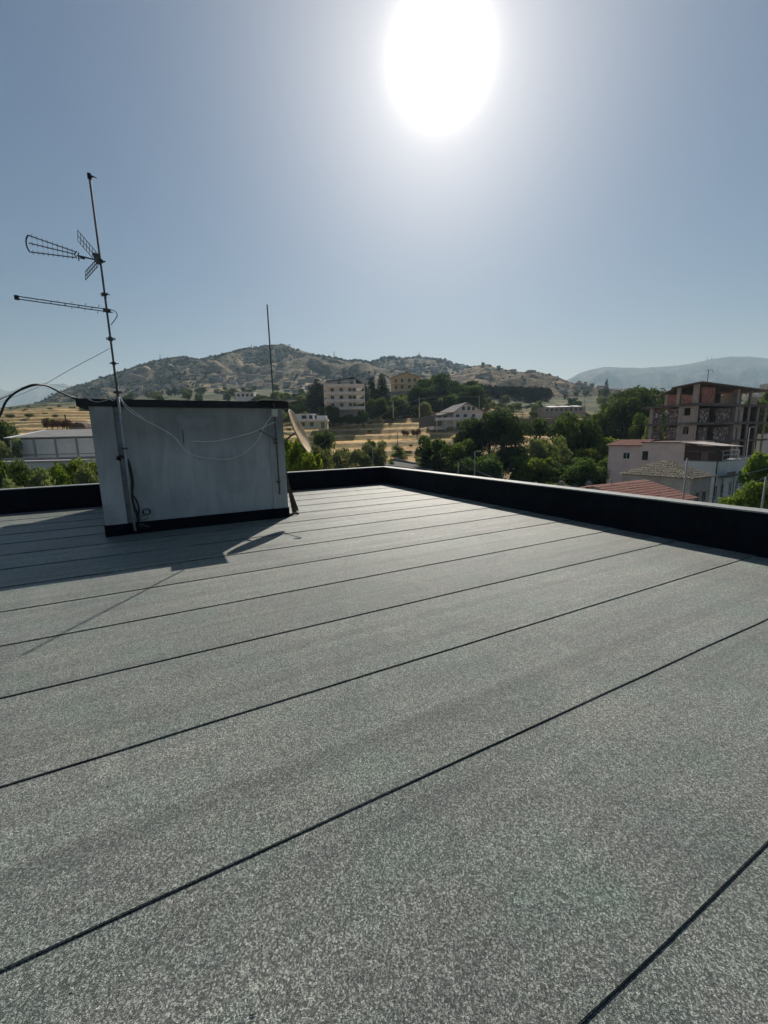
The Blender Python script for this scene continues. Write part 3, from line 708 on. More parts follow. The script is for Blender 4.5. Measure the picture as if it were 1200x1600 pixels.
# unit: metres, tree ~10 m tall
for k in range(3): proto('pine', 10+k, blobs(10+k, 22, 5.2, 5.2, .62, (.26,.42), 3.6), 15000, .46, 6.5, .32, 2.6, L_PINE, 'needle')
for k in range(3): proto('oak', 20+k, blobs(20+k, 22, 4.6, 4.7, .8, (.26,.42), 3.4), 14000, .42, 5.5, .28, 2.0, L_DARK)
for k in range(3): proto('light', 30+k, blobs(30+k, 20, 3.9, 4.7, .85, (.26,.42), 3.6), 12000, .42, 5.5, .18, 2.0, L_LITE)
for k in range(2): proto('olive', 40+k, blobs(40+k, 18, 4.0, 4.6, .8, (.28,.42), 3.3), 10000, .38, 5.0, .25, 2.0, L_OLIV)
for k in range(2): proto('conifer', 50+k, [(0,0,1.4+i*1.05,2.5*(1-i/10.5)+.25,2.5*(1-i/10.5)+.25,.95) for i in range(9)], 5200, .42, 9.0, .22, .8, L_CONI, 'needle', 7)
for k in range(2): proto('cypress', 60+k, [(0,0,1.2+i*1.1,.9*math.sin(math.pi*(i+1.5)/10.5)+.15,.9*math.sin(math.pi*(i+1.5)/10.5)+.15,.9) for i in range(9)], 2600, .34, 6.0, .15, .2, L_CONI, 'needle', 2)
for k in range(3): proto('bush', 70+k, blobs(70+k, 11, 1.9, 1.25, .75, (.3,.5), .7), 2800, .26, 1.2, .08, .8, L_DARK, 'round', 3)
for k in range(2): proto('litebush', 80+k, blobs(80+k, 11, 1.9, 1.25, .75, (.3,.5), .7), 2800, .27, 1.2, .08, .8, L_LITE, 'round', 3)
for k in range(2): proto('olivebush', 85+k, blobs(85+k, 10, 1.9, 1.2, .7, (.3,.5), .6), 2600, .25, 1.2, .08, .8, L_OLIV, 'round', 3)
proto('deadbush', 90, blobs(90, 9, 1.9, 1.1, .6, (.3,.5), .6), 1300, .30, 1.4, .07, 1.2, L_DEAD, 'needle', 6)
proto('palm', 95, [(0,0,6.0,1.6,1.6,.9)], 500, .9, 6.0, .16, .1, L_OLIV, 'needle', 1)
def tree(kind, x, D, h, label, cat='tree', group=None, w=None, name=None, rz=None, z=None, parts=True):
    me, m2 = rnd.choice(PROTO[kind]); s = h/HGT[kind]; sw = (w/WID[kind]) if w else s
    nm = name or dict(pine='pine_tree', conifer='conifer_tree', cypress='cypress_tree', palm='palm_tree', bush='shrub', litebush='shrub', olivebush='shrub', deadbush='dry_shrub').get(kind, 'tree')
    z = terr(x, D) if z is None else z
    if parts:
        t = thing(nm, label, cat, (x, D, z-.15), rnd.random()*6.28 if rz is None else rz, group); t.scale = (sw, sw, s)
        for n_, m_ in (('crown', me), ('trunk', m2)):
            o = bpy.data.objects.new(n_, m_); C.objects.link(o); o.parent = t
    else:
        t = bpy.data.objects.new(nm, me); C.objects.link(t); t.location = (x, D, z-.3*s); t.rotation_euler = (0, 0, rnd.random()*6.28); t.scale = (sw, sw, s); tag(t, label, cat, group)
    return t
def treepx(kind, px, ytop, D, label, wpx=None, ybase=None, **kw):
    p = P(px, ytop, D); zb = terr(p.x, D) if ybase is None else P(px, ybase, D).z
    return tree(kind, p.x, D, max(1.0, p.z-zb), label, w=(wpx*D/F if wpx else None), z=zb, **kw)

# big trees beyond the parapet
G1 = 'trees beyond the right parapet'
treepx('pine', 766, 652, 84, 'largest dark pine in the clump right of centre', 84, group=G1)
treepx('pine', 738, 668, 88, 'dark pine tucked behind the largest one on its left', 56, group=G1)
treepx('oak', 716, 690, 80, 'dark rounded tree left of the largest pine', 52, group=G1)
treepx('oak', 676, 684, 86, 'leftmost dark rounded tree at the end of the clump', 46, group=G1)
treepx('oak', 745, 712, 74, 'low dark tree just above the parapet under the largest pine', 70, group=G1)
treepx('oak', 880, 650, 88, 'dark leafy tree in front of the tan field strip', 76, group=G1)
treepx('olive', 862, 686, 76, 'tall grey green tree between the two dark clumps', 42, group=G1)
treepx('light', 826, 712, 78, 'bright green tree right of the largest pine', 48, group=G1)
treepx('light', 838, 716, 72, 'small bright green tree low behind the parapet', 44, group=G1)
treepx('light', 935, 682, 84, 'yellow green tree left of the pink house', 60, group=G1)
treepx('light', 904, 704, 78, 'bright green tree under the dark leafy tree', 50, group=G1)
treepx('oak', 926, 716, 66, 'dark bushy tree at the left corner of the pink house', 62, group=G1)
treepx('oak', 880, 728, 70, 'dark low tree behind the middle of the right parapet', 60, group=G1)
treepx('pine', 985, 608, 128, 'broad dark pine left of the unfinished building', 86, group=G1)
treepx('oak', 958, 640, 124, 'dark tree at the left foot of the broad pine', 46, group=G1)
treepx('oak', 1012, 650, 110, 'dark tree against the left side of the unfinished building', 40, group=G1)
treepx('light', 1168, 756, 36, 'light green tree in front of the white house wall', 54, group=G1)
treepx('light', 1204, 712, 44, 'light green tree at the right edge of the view', 50, group=G1)
treepx('olivebush', 1020, 662, 100, 'pale shrub at the left foot of the unfinished building', 24, group=G1, cat='shrub')
treepx('oak', 1178, 628, 125, 'dark tree seen through the right end of the unfinished building', 30, group=G1)
treepx('oak', 1200, 622, 130, 'dark tree at the right edge behind the unfinished building', 30, group=G1)
# left side greenery behind the left parapet
G2 = 'greenery beyond the left parapet'
for i, (k, px, y, D, w_, lab) in enumerate((
    ('oak', 8, 716, 46, 46, 'dark tree at the far left edge behind the parapet'), ('oak', 48, 722, 44, 52, 'dark tree below the left end of the long shed'),
    ('light', 84, 724, 42, 40, 'bright green tree in the middle of the left thicket'), ('light', 134, 714, 42, 46, 'yellow green tree touching the left side of the hut'),
    ('oak', 108, 722, 45, 40, 'dark tree between the two bright green ones'), ('olive', 20, 745, 38, 34, 'grey green tree low at the far left edge'),
    ('olive', 62, 748, 37, 44, 'grey green tree low above the parapet'), ('olive', 140, 743, 37, 40, 'grey green tree low beside the hut'),
    ('oak', -6, 668, 84, 44, 'dark tree left of the long white shed'), ('olive', 12, 690, 72, 30, 'grey green tree at the left end of the shed'),
    ('oak', -60, 690, 60, 90, 'dark tree outside left'), )):
    if px > -20: treepx(k, px, y+(7 if D < 50 else 0), D, lab, w_, group=G2)
# around the dish
for k, px, y, D, w_, lab in (('light', 466, 686, 40, 46, 'light green tree behind the satellite dish'), ('olive', 500, 716, 46, 50, 'grey green tree right of the dish above the parapet'),
    ('oak', 450, 700, 44, 40, 'dark tree partly hidden by the hut beside the dish'), ('light', 480, 712, 38, 40, 'small yellow green tree under the dish'),
    ('oak', 506, 680, 88, 28, 'dark shrubby tree with bare branches right of the dish'), ('bush', 492, 702, 60, 16, 'round dark bush right of the dish foot'),
    ('olive', 540, 702, 84, 34, 'grey green tree left of the slim lamp post'), ('olive', 585, 692, 88, 34, 'grey green tree left of the road'), ('oak', 578, 690, 92, 18, 'narrow dark tree beside the slim lamp post'),
    ('olive', 560, 712, 78, 36, 'low olive tree above the back parapet'), ('bush', 606, 714, 84, 22, 'dark bush above the parapet corner'), ('olive', 622, 700, 98, 22, 'thin olive tree at the foot of the field')):
    treepx(k, px, y, D, lab, w_, group='trees below the terraced field')
# small scrub along the terraces and in front of houses
rr = random.Random(5)
for i in range(46):
    px = rr.uniform(452, 800); D = rr.uniform(100, 190); p = PD(px, 0, D)
    tree(rr.choice(['olivebush', 'olivebush', 'bush', 'deadbush']), p.x, D, rr.uniform(.5, 1.5), 'small scrubby bush dotted on the terraced golden field', 'shrub', 'small bushes on the field', parts=False)
for i, px in enumerate((630, 633, 637, 645, 648, 651, 654)):
    treepx('deadbush', px, 671+ (i % 3)*1.5, 148, 'dark brown dried shrub in the row across the golden field', 6, 683, cat='shrub', group='dried shrubs in the field')
for i, px in enumerate((72, 80, 88, 96, 104)):
    treepx('deadbush', px, 655+(i % 2)*4, 105, 'reddish brown dried shrub behind the long white shed', 14, 672, cat='shrub', group='dried shrubs behind the shed')
for i in range(22):
    px = rr.uniform(2, 140); D = rr.uniform(120, 330); p = PD(px, 0, D)
    tree(rr.choice(['olivebush', 'bush']), p.x, D, rr.uniform(.8, 2.2), 'small bush dotted on the dry hillside left of the hut', 'shrub', 'bushes on the left hillside', parts=False)
# middle distance belt, from the hut to the right
def belt(n, px0, px1, D0, D1, kinds, h0, h1, lab, grp, seed, avoid=()):
    r = random.Random(seed)
    for i in range(n):
        px = r.uniform(px0, px1); D = r.uniform(D0, D1)
        if any(a < px < c and (d0 < D < d1) for a, c, d0, d1 in avoid): continue
        p = PD(px, 0, D); k = r.choice(kinds)
        tree(k, p.x, D, r.uniform(h0, h1), lab[k] if isinstance(lab, dict) else lab, 'tree', grp, parts=False)
LB = {'pine': 'dark pine in the wood on the slope behind the villas', 'oak': 'dark round tree in the wood on the slope behind the villas', 'olive': 'grey green tree in the wood on the slope behind the villas',
      'conifer': 'dark pointed conifer in the wood on the slope behind the villas', 'light': 'light tree in the wood on the slope behind the villas', 'cypress': 'narrow cypress in the wood on the slope behind the villas'}
AV = ((496, 580, 150, 215), (598, 672, 205, 268), (672, 765, 120, 172), (455, 520, 100, 160), (848, 920, 190, 245))
belt(42, 400, 500, 190, 330, ['oak', 'olive', 'pine'], 5, 9, LB, 'trees on the slope', 1, AV)
belt(52, 560, 700, 182, 232, ['pine', 'oak', 'olive', 'conifer', 'olive'], 5, 10, LB, 'trees on the slope', 2, AV)
belt(28, 660, 740, 200, 280, ['pine', 'oak'], 8, 14, LB, 'trees on the slope', 3, AV)
belt(40, 740, 960, 215, 300, ['oak', 'olive', 'bush', 'olive'], 3, 6, dict(LB, bush='low bush among the trees on the slope'), 'trees on the slope', 4, AV)
belt(110, 180, 960, 320, 640, ['oak', 'olive', 'olive', 'oak', 'pine'], 5, 10, LB, 'trees on the slope', 6, AV)
belt(50, 930, 1080, 300, 620, ['oak', 'olive', 'cypress'], 6, 12, LB, 'trees on the slope', 7, AV)
belt(6, 1010, 1200, 150, 240, ['oak', 'pine'], 8, 12, LB, 'trees on the slope', 8)
for px, yt, D, w_, lab in ((597, 587, 205, 26, 'tallest dark conifer left of the yellow villa'), (580, 592, 200, 20, 'dark conifer right of the apartment block'), (569, 600, 200, 16, 'dark conifer close to the apartment block'),
    (495, 594, 215, 22, 'dark conifer left of the apartment block'), (505, 600, 212, 14, 'small conifer touching the apartment block left side'), (486, 602, 220, 22, 'dark conifer left of the pair beside the apartment block')):
    treepx('conifer', px, yt, D, lab, w_, group='conifers by the apartment block')
for px, yt, D, w_, lab in ((678, 586, 215, 44, 'big dark pine right of the yellow villa'), (700, 596, 225, 34, 'dark pine further right of the yellow villa'), (660, 608, 205, 34, 'dark pine below the yellow villa'), (640, 618, 200, 32, 'dark pine under the yellow villa terrace')):
    treepx('pine', px, yt, D, lab, w_, group='pines by the yellow villa')
for px, yt, w_ in ((502, 655, 14), (520, 650, 16), (532, 654, 12), (545, 650, 14), (558, 652, 12), (568, 646, 12), (513, 636, 24)):
    treepx('oak', px, yt-2, 168, 'low dark tree at the foot of the apartment block', w_, 664, group='trees at the apartment block foot')
# dark clipped hedge (windbreak) on the slope
hd = MB(); n = 60
pr = [P(lerp(722, 858, i/n), 0, 1) for i in range(n+1)]
v, f = crown(77, [(lerp(0, 1, i/40)*P(858, 610, 340).x + (1-i/40)*P(722, 610, 340).x, 340+(i % 3), P(790, 614+lerp(-2, 5, i/40), 340).z, 2.6, 2.0, 6.0) for i in range(41)], 30000, 1.1)
hd.add([tuple(q) for q in v], f); tag(hd.build('hedge', L_CONI), 'long dark tall hedge on the slope below the terraced hill', 'hedge')
treepx('cypress', 948, 594, 420, 'lone dark cypress on the tan ridge right of centre', 6)
treepx('cypress', 272, 604, 420, 'lone pointed cypress above the hut roof', 6, 618)
for px, yt, yb in ((765, 570, 577), (779, 571, 576), (798, 577, 582), (733, 572, 577), (760, 578, 584), (905, 595, 602), (915, 597, 604), (925, 599, 606), (872, 590, 597), (755, 566, 571)):
    treepx('oak', px, yt, 900, 'tiny dark tree on the skyline of the terraced hill', 5, yb+2, group='trees on the hill skyline', parts=False)

# ------------------------------------------------------------------ buildings
M_WIN = mat('window_glass', (.02,.025,.03), .15, .5)
M_FRAME = mat('window_frame', (.42,.40,.37), .6)
M_SHUT = mat('shutter', (.10,.12,.10), .6)
def window(par, x0, x1, z0, z1, y, ny=-1, axis='y', shut=False, fm=None, rec=.0):
    """window on a wall plane; y = plane position, ny = outward sign, axis: the wall's normal axis"""
    def bx(b, a0, a1, c0, c1, d0, d1):
        lo, hi = sorted((y+ny*d0, y+ny*d1))
        if axis == 'y': b.box(a0, a1, lo, hi, c0, c1)
        else: b.box(lo, hi, a0, a1, c0, c1)
    b = MB(); t = .07
    bx(b, x0-t, x1+t, z1, z1+t, -.02, .05); bx(b, x0-t-.03, x1+t+.03, z0-t, z0, -.02, .09)
    bx(b, x0-t, x0, z0, z1, -.02, .05); bx(b, x1, x1+t, z0, z1, -.02, .05); bx(b, (x0+x1)/2-.03, (x0+x1)/2+.03, z0, z1, -.02, .035)
    o = b.build('window', fm or M_FRAME, par)
    b = MB(); bx(b, x0, x1, z0, z1, -.05, .012); b.build('pane', M_SHUT if shut else M_WIN, o)
    return o

# apartment block
M_APT = mat('apartment_render', (.74,.70,.67), .85, var=.15, vscale=.6)
M_APTD = mat('dark_render', (.30,.28,.27), .85, var=.2, vscale=.6)  # darker grey render for the basement and a few low walls
M_SLAB = mat('balcony_slab', (.78,.76,.74), .8, var=.12, vscale=1)
M_ROOFD = mat('dark_roof', (.05,.05,.055), .8, var=.3, vscale=1)
D = 175; a0 = P(508, 648, D); a1 = P(558, 648, D); zb = a0.z - 4
ap = thing('apartment_block', 'pale five storey apartment block with wraparound balconies in the middle distance', 'apartment block', (a0.x, D, zb), R(8))
Wd = a1.x-a0.x; Hs = 3.25; nb = 4; base = 6.0
ztop = P(535, 589, D).z - zb
Hs = (ztop-base)/4.25
b = MB(); b.box(.8, Wd, 0, 11, 0, base+4*Hs); b.build('wall', M_APT, ap)
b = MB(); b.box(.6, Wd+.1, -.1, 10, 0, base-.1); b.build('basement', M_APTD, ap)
for k in range(4):
    z = base + k*Hs
    b = MB(); b.box(0, Wd+3.2, -1.5, 10.5, z-.14, z+.12); b.build('floor_slab', M_SLAB, ap)
    b = MB(); h_ = 1.0; b.box(0, Wd+3.2, -1.56, -1.44, z+.12, z+h_); b.box(-.06, .06, -1.44, 9, z+.12, z+h_); b.box(Wd+3.14, Wd+3.26, -1.44, 6, z+.12, z+h_); b.build('balcony_parapet', M_APT, ap)
    for x in ((2.6, 6.2, Wd-3.2, Wd-1.5) if k < 3 else (5.5, Wd-2.5)):
        window(ap, x, x+1.3, z+.2 if k % 2 else z+.9, z+2.4, 0, shut=(k % 2 == 0))
    window(ap, 2.5, 3.6, z+.8, z+2.3, Wd, 1, 'x'); window(ap, 6.5, 7.6, z+.8, z+2.3, Wd, 1, 'x')
b = MB()
for x in (.1, Wd+3.1): b.box(x-.14, x+.14, -1.5, -1.2, 0, base+4*Hs-1.2)
b.build('column', M_APT, ap)
b = MB(); zt = base+4*Hs; b.prism([(.9,-1.2,zt-.9), (Wd-1,-1.0,zt+.7), (Wd+2.6,-1.0,zt-1.6), (Wd+2.4,-1.0,zt-1.9), (Wd-1,-1.0,zt+.45), (.9,-1.2,zt-1.15)], (0, 12, 0)); b.build('roof', M_ROOFD, ap)
b = MB(); b.box(3.5, Wd-1.5, -1.9, -1.0, zt-1.3, zt-1.15); b.build('awning', M_ZINC, ap)
b = MB()
for k in range(16): b.box(1+k*.9, 1.08+k*.9, .5, .58, zt-.5, zt+.9+.4*math.sin(k*2.3))
b.build('roof_railing', M_STEELD, ap)

# yellow villa on the slope
M_YEL = mat('yellow_render', (.80,.56,.32), .85, var=.12, vscale=.5)
D = 238; a0 = P(611, 611, D); a1 = P(652, 611, D); Wd = a1.x-a0.x; zb = a0.z-3
hv = P(640, 583, D).z - zb; he = P(612, 590, D).z - zb
vi = thing('villa', 'yellow ochre villa with low gabled roof among dark pines on the slope', 'villa', (a0.x, D, zb), R(-10))
b = MB(); b.prism([(0,0,0), (Wd,0,0), (Wd,0,he), (Wd*.62,0,hv), (0,0,he-.3)], (0, 10, 0)); b.build('wall', M_YEL, vi)
b = MB(); b.prism([(-1,-.6,he-.7), (Wd*.62,-.6,hv+.12), (Wd+1,-.6,he-.5), (Wd+1,-.6,he-.15), (Wd*.62,-.6,hv+.45), (-1,-.6,he-.35)], (0, 11.2, 0)); b.build('roof', mat('pale_tiles', (.42,.34,.28), .8, var=.2, vscale=1), vi)
for z in (4.0, 7.4):
    for x in (2.2, 5.5, 9.4, 12.5): 
        if x < Wd-1.3: window(vi, x, x+1.2, z, z+1.6, 0)
b = MB(); b.box(1.0, 8.5, -1.5, 0, 6.2, 6.4).box(1.0, 8.5, -1.5, -1.42, 6.4, 7.2); b.build('balcony', M_YEL, vi)
b = MB(); b.box(Wd, Wd+3.4, 1.0, 9, 0, he-2.2); b.box(Wd+.2, Wd+4.2, .4, 9, he-2.2, he-2.0); b.box(Wd+.2, Wd+4.2, .4, 9, he-5.0, he-4.8); b.build('side_wing', M_YEL, vi)
b = MB(); b.box(-4, Wd+6, -2.5, 0.0, -2, 2.4); b.build('terrace_wall', mat('terrace_stone', (.27,.25,.24), .9, var=.2, vscale=1), vi)

# white gabled house
M_WHR = mat('whitish_render', (.78,.75,.74), .85, var=.14, vscale=.7)
M_PTIL = mat('grey_tile_roof', (.30,.29,.28), 1.0, .05, var=.25, vscale=2.5)
D = 150; g0 = P(709, 664, D); g1 = P(757, 664, D); Wd = g1.x-g0.x; zb = g0.z-1.5
he = P(733, 643, D).z - zb; hv = P(733, 629, D).z-zb
gh = thing('gabled_house', 'white house with wide low gable and grey roof beyond the golden field', 'house', (g0.x, D, zb), R(8))
LW = 7.2
b = MB(); b.prism([(0,0,0), (Wd,0,0), (Wd,0,he), (Wd*.42,0,hv-.25), (0,0,he)], (0, 13, 0)); b.build('wall', M_WHR, gh)
b = MB(); b.box(-LW+.6, 0, 2.2, 12.5, 0, he-.7); b.build('side_wing', M_WHR, gh)
b = MB(); b.prism([(-.1,-.5,he-.3), (Wd*.42,-.5,hv-.1), (Wd+.9,-.5,he-.55), (Wd+.9,-.5,he-.3), (Wd*.42,-.5,hv+.18), (-.1,-.5,he-.0)], (0, 14.2, 0)); b.build('roof', M_PTIL, gh)
b = MB(); b.hexa([(-LW-.3,-.6,he-1.75), (.0,-.4,he-.2), (Wd*.40,13.5,hv-.1), (-LW+2.3,13.5,he-1.2), (-LW-.3,-.6,he-1.5), (.0,-.4,he+.04), (Wd*.40,13.5,hv+.22), (-LW+2.3,13.5,he-.95)]); b.build('side_roof', M_PTIL, gh)
b = MB(); b.box(-LW, Wd-2.2, -1.7, .0, he-2.9, he-2.7); b.box(-LW, Wd-2.2, -1.75, -1.68, he-2.7, he-1.9); b.build('balcony', M_WHR, gh)
b = MB(); b.box(-LW-.2, Wd+.2, -.15, 0, he-.35, he-.12); b.build('cornice', M_YEL, gh)
for x in (3.0, 4.9, 6.6): window(gh, x, x+.9, he+.5, he+1.7 if x < 5.5 else he+1.5, 0)
for x in (.8, 3.6, 6.6): window(gh, x, x+1.1, he-2.4, he-.9, 0)
for x in (1.0, 4.0, 7.0): window(gh, x, x+1.2, .9, 2.3, 0)
for x in (-6.0, -3.2): window(gh, x, x+1.4, he-2.6, he-1.2, 2.2)
b = MB()
for x in (-6.6, -3.4, -.2, 3.2, 6.0): b.box(x, x+.22, -1.6, -1.4, -.5, he-2.9)
b.build('column', M_WHR, gh)

# small greenish house by the dish
M_GRN = mat('pale_green_render', (.40,.45,.36), .85, var=.15, vscale=.8)
D = 138; s0 = P(462, 668, D); s1 = P(511, 668, D); Wd = s1.x-s0.x; zb = s0.z-.6; h1 = P(490, 655, D).z-zb; h2 = P(490, 646, D).z-zb
sh = thing('small_house', 'low pale green house with flat roof terrace left of the field', 'house', (s0.x, D, zb), R(4))
b = MB(); b.box(0, Wd, 0, 8, 0, h1-.5); b.build('wall', M_GRN, sh)
b = MB(); b.box(-.3, Wd+.3, -.5, 8.3, h1-.5, h1); b.build('roof_slab', M_WHR, sh)
b = MB(); b.box(0, Wd*.55, 3, 8, h1, h2-.1); b.box(-.2, Wd*.6, 2.6, 8.2, h2-.1, h2+.1); b.box(Wd*.65, Wd*.97, 4, 8, h1, h2-.5); b.build('upper_room', M_WHR, sh)
window(sh, 1.6, 2.9, .9, 2.1, 0); window(sh, 4.6, 5.7, .9, 2.1, 0); window(sh, Wd-1.9, Wd-.9, .1, 2.1, 0, shut=True); window(sh, 1.8, 3.2, h1+.4, h1+1.4, 3); window(sh, 4.2, 5.2, h1+.3, h1+1.4, 3)

# pale building above the hut roof
D = 300; s0 = P(368, 626, D); s1 = P(408, 626, D); Wd = s1.x-s0.x; zb = s0.z-3; h1 = P(388, 613, D).z-zb
fb = thing('flat_roofed_building', 'pale flat roofed building just above the hut roof slab', 'building', (s0.x, D, zb), R(3))
b = MB(); b.box(0, Wd*.7, 0, 9, 0, h1); b.box(Wd*.7, Wd*1.25, 1, 9, 0, h1-2.4); b.build('wall', M_WHR, fb)
b = MB(); b.box(-.4, Wd*.75, -.6, 9.5, h1, h1+.35); b.build('roof_slab', M_WHR, fb)
for x in (1.5, 4.5, 7.5, 10.5): window(fb, x, x+1.6, h1-2.6, h1-1.0, 0)

# long low white roofed building right of centre
D = 225; s0 = P(848, 650, D); s1 = P(914, 650, D); Wd = s1.x-s0.x; zb = s0.z-1; h1 = P(880, 634, D).z-zb
lb = thing('low_building', 'long low building with bright flat roof strips behind the trees', 'building', (s0.x, D, zb))
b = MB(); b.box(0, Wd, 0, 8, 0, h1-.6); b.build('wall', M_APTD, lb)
for x0, x1 in ((3, 8), (8.6, 14.5), (15.6, 20)):
    b = MB(); b.hexa([(x0,-.8,h1-.7), (x1,-.8,h1-.7), (x1,5,h1+.2), (x0,5,h1+.2), (x0,-.8,h1-.6), (x1,-.8,h1-.6), (x1,5,h1+.3), (x0,5,h1+.3)]); b.build('roof_panel', M_ZINC, lb)
for x in (1.5, 4, 6.5, 9, 11.5, 14, 16.5, 19): window(lb, x, x+1.2, h1-2.6, h1-1.3, 0)

# field boundary walls
def wall_px(name, label, pts, D, hpx, m_, th=.5):
    b = MB()
    for (x0, y0), (x1, y1) in zip(pts, pts[1:]):
        a, c = P(x0, y0, D), P(x1, y1, D); h_ = hpx*D/F
        b.hexa([(a.x,D,a.z-h_-1.5), (c.x,D,c.z-h_-1.5), (c.x,D+th,c.z-h_-1.5), (a.x,D+th,a.z-h_-1.5), (a.x,D,a.z), (c.x,D,c.z), (c.x,D+th,c.z), (a.x,D+th,a.z)])
    return tag(b.build(name, m_), label, 'wall')
M_STW = mat('grey_stone_wall', (.17,.155,.14), .95, var=.3, vscale=1.2)
wall_px('boundary_wall', 'long grey brown wall across the slope behind the dark trees', [(776,655),(830,654),(880,655),(950,657)], 184, 14, M_STW)
wall_px('boundary_wall', 'low grey wall left of the white gabled house', [(655,652),(672,649),(690,648)], 149, 10, M_STW)
wall_px('boundary_wall', 'thin pale wall on the slope left of the broad pine', [(905,670),(960,672)], 150, 3, M_WHR)
wall_px('roadside_wall', 'grey concrete wall along the road at the foot of the field', [(617,716),(648,723),(690,731)], 93, 4, mat('concrete', (.36,.35,.33), .9, var=.15, vscale=1))
b = MB(); b.quad(P(600,726,80), P(700,738,78), P(696,733,88), P(612,720,88))
tag(b.build('road', mat('asphalt', (.07,.07,.072), .9, var=.15, vscale=1)), 'short stretch of road', kind='structure')

# long white shed on the left
M_SHED = mat('stained_white_wall', (.82,.80,.76), .9, var2=(.64,.62,.58), vscale=.5)
M_SHTR = mat('shed_roof', (.34,.33,.32), 1.0, .05, var=.12, vscale=.6)
D = 74; s0 = P(20, 716, D); s1 = P(215, 712, D); Wd = s1.x-s0.x; zb = ZG; h1 = P(60, 683.5, D).z-zb; zb_ = P(60, 673, D+6).z-zb
wh = thing('long_shed', 'long white shed with stained walls and pale sloping roof left of the hut', 'shed', (s0.x, D, zb), R(1.2))
b = MB(); b.box(0, Wd, 0, 7, 0, h1); b.build('wall', M_SHED, wh)
b = MB(); b.hexa([(-.8,-.25,h1-.12), (Wd+.3,-.25,h1-.12), (Wd+.3,7,zb_), (1.0,7,zb_), (-.8,-.25,h1+.06), (Wd+.3,-.25,h1+.06), (Wd+.3,7,zb_+.15), (1.0,7,zb_+.15)]); b.build('roof', M_SHTR, wh)
b = MB(); b.poly([(-.82,-.3,h1+.07), (.6,-.3,h1+.07), (1.6,6.9,zb_+.17), (.9,6.9,zb_+.17)]); b.build('roof_edge', mat('white_paint', (.8,.8,.78), .6), wh)
b = MB()
for x in np.arange(.3, Wd, 3.6): b.box(x, x+.35, -.09, 0, 0, h1-.15)
b.box(0, Wd, -.12, 0, h1-3.0, h1-2.85); b.build('pilaster_band', M_SHTR, wh)
b = MB(); b.box(0, Wd, -.08, .0, h1-.28, h1-.14); b.build('gutter', M_STEELD, wh)
D = 60; s0 = P(-30, 722, D); s1 = P(118, 720, D); Wd = s1.x-s0.x; zt_ = P(60, 719, D).z
fr = thing('flat_roof_building', 'low building with dark banded flat roof in front of the long shed', 'building', (s0.x, D, ZG), R(2))
b = MB(); b.box(0, Wd, 0, 6, 0, zt_-ZG-.3); b.build('wall', M_SHED, fr)
b = MB(); b.box(-.3, Wd+.2, -.3, 6.3, zt_-ZG-.3, zt_-ZG-.12); b.build('roof_slab', M_SHTR, fr)
b = MB(); b.box(-.3, Wd+.2, 4, 4.3, zt_-ZG-.12, zt_-ZG+.25); b.build('roof_kerb', M_SHTR, fr)
# hut with dark roof + post behind the shed
D = 112; s0 = P(104, 668, D); zb = s0.z-1
dh = thing('field_shelter', 'small brown domed shelter on the dry hillside behind the shed', 'shelter', (s0.x, D, zb))
b = MB(); b.prism([(0,0,1.0), (5,0,.9), (4.4,0,1.9), (2.6,0,2.3), (1,0,1.8)], (0, 4, 0)); b.build('roof', mat('brown_roof', (.13,.10,.08), .9, var=.3, vscale=1), dh)
b = MB(); b.box(.3, 4.7, .3, 3.7, -.5, 1.0); b.build('wall', M_APTD, dh)
p0 = P(105, 672, 108)
b = MB(); b.tube([p0, p0+Vector((0,0,3.8))], .14, 6); tag(b.build('wooden_post', M_WOOD), 'wooden post standing behind the long white shed', 'post')

# ------------------------------------------------------------------ houses on our street (same street grid as the roof)
def s_on(px, o, d):                    # distance along direction d from o seen in column px
    a = P(px, hz(px)+12, 1.0).x
    return (a*o.y - o.x)/(d.x - a*d.y)
NU, NM = U, M
M_PINK = mat('pink_render', (.85,.65,.57), .85, var=.10, vscale=.7)
M_REDT = mat('red_tiles', (.42,.20,.15), .8, var=.3, vscale=6)
def tile_roof(name, par, m_, p00, p10, p11, p01, cols, th=.09, wob=.02, seed=0, rows=10):
    """barrel tile slope: p00->p10 is the ridge, p01/p11 the eave"""
    p00, p10, p11, p01 = map(Vector, (p00, p10, p11, p01)); b = MB(); seg = 5
    nrm = (p10-p00).cross(p01-p00).normalized()
    if nrm.z < 0: nrm = -nrm
    r = random.Random(seed)
    for c in range(cols):
        for w_ in range(rows):
            dz = r.uniform(-wob, wob)
            t0, t1 = w_/rows, min(1.0, (w_+1.12)/rows)
            lo = []; hi = []
            for k in range(seg+1):
                s = (c+k/seg)/cols; hgt = th*math.sin(math.pi*k/seg)
                lo.append(p00.lerp(p10, s).lerp(p01.lerp(p11, s), t0) + nrm*(hgt+dz*.6))
                hi.append(p00.lerp(p10, s).lerp(p01.lerp(p11, s), t1) + nrm*(hgt+dz*.6+.035))
            for k in range(seg): b.quad(lo[k], lo[k+1], hi[k+1], hi[k])
            for k in range(seg): b.quad(hi[k], hi[k+1], hi[k+1]-nrm*(.04), hi[k]-nrm*(.04))
    return b.build(name, m_, par)

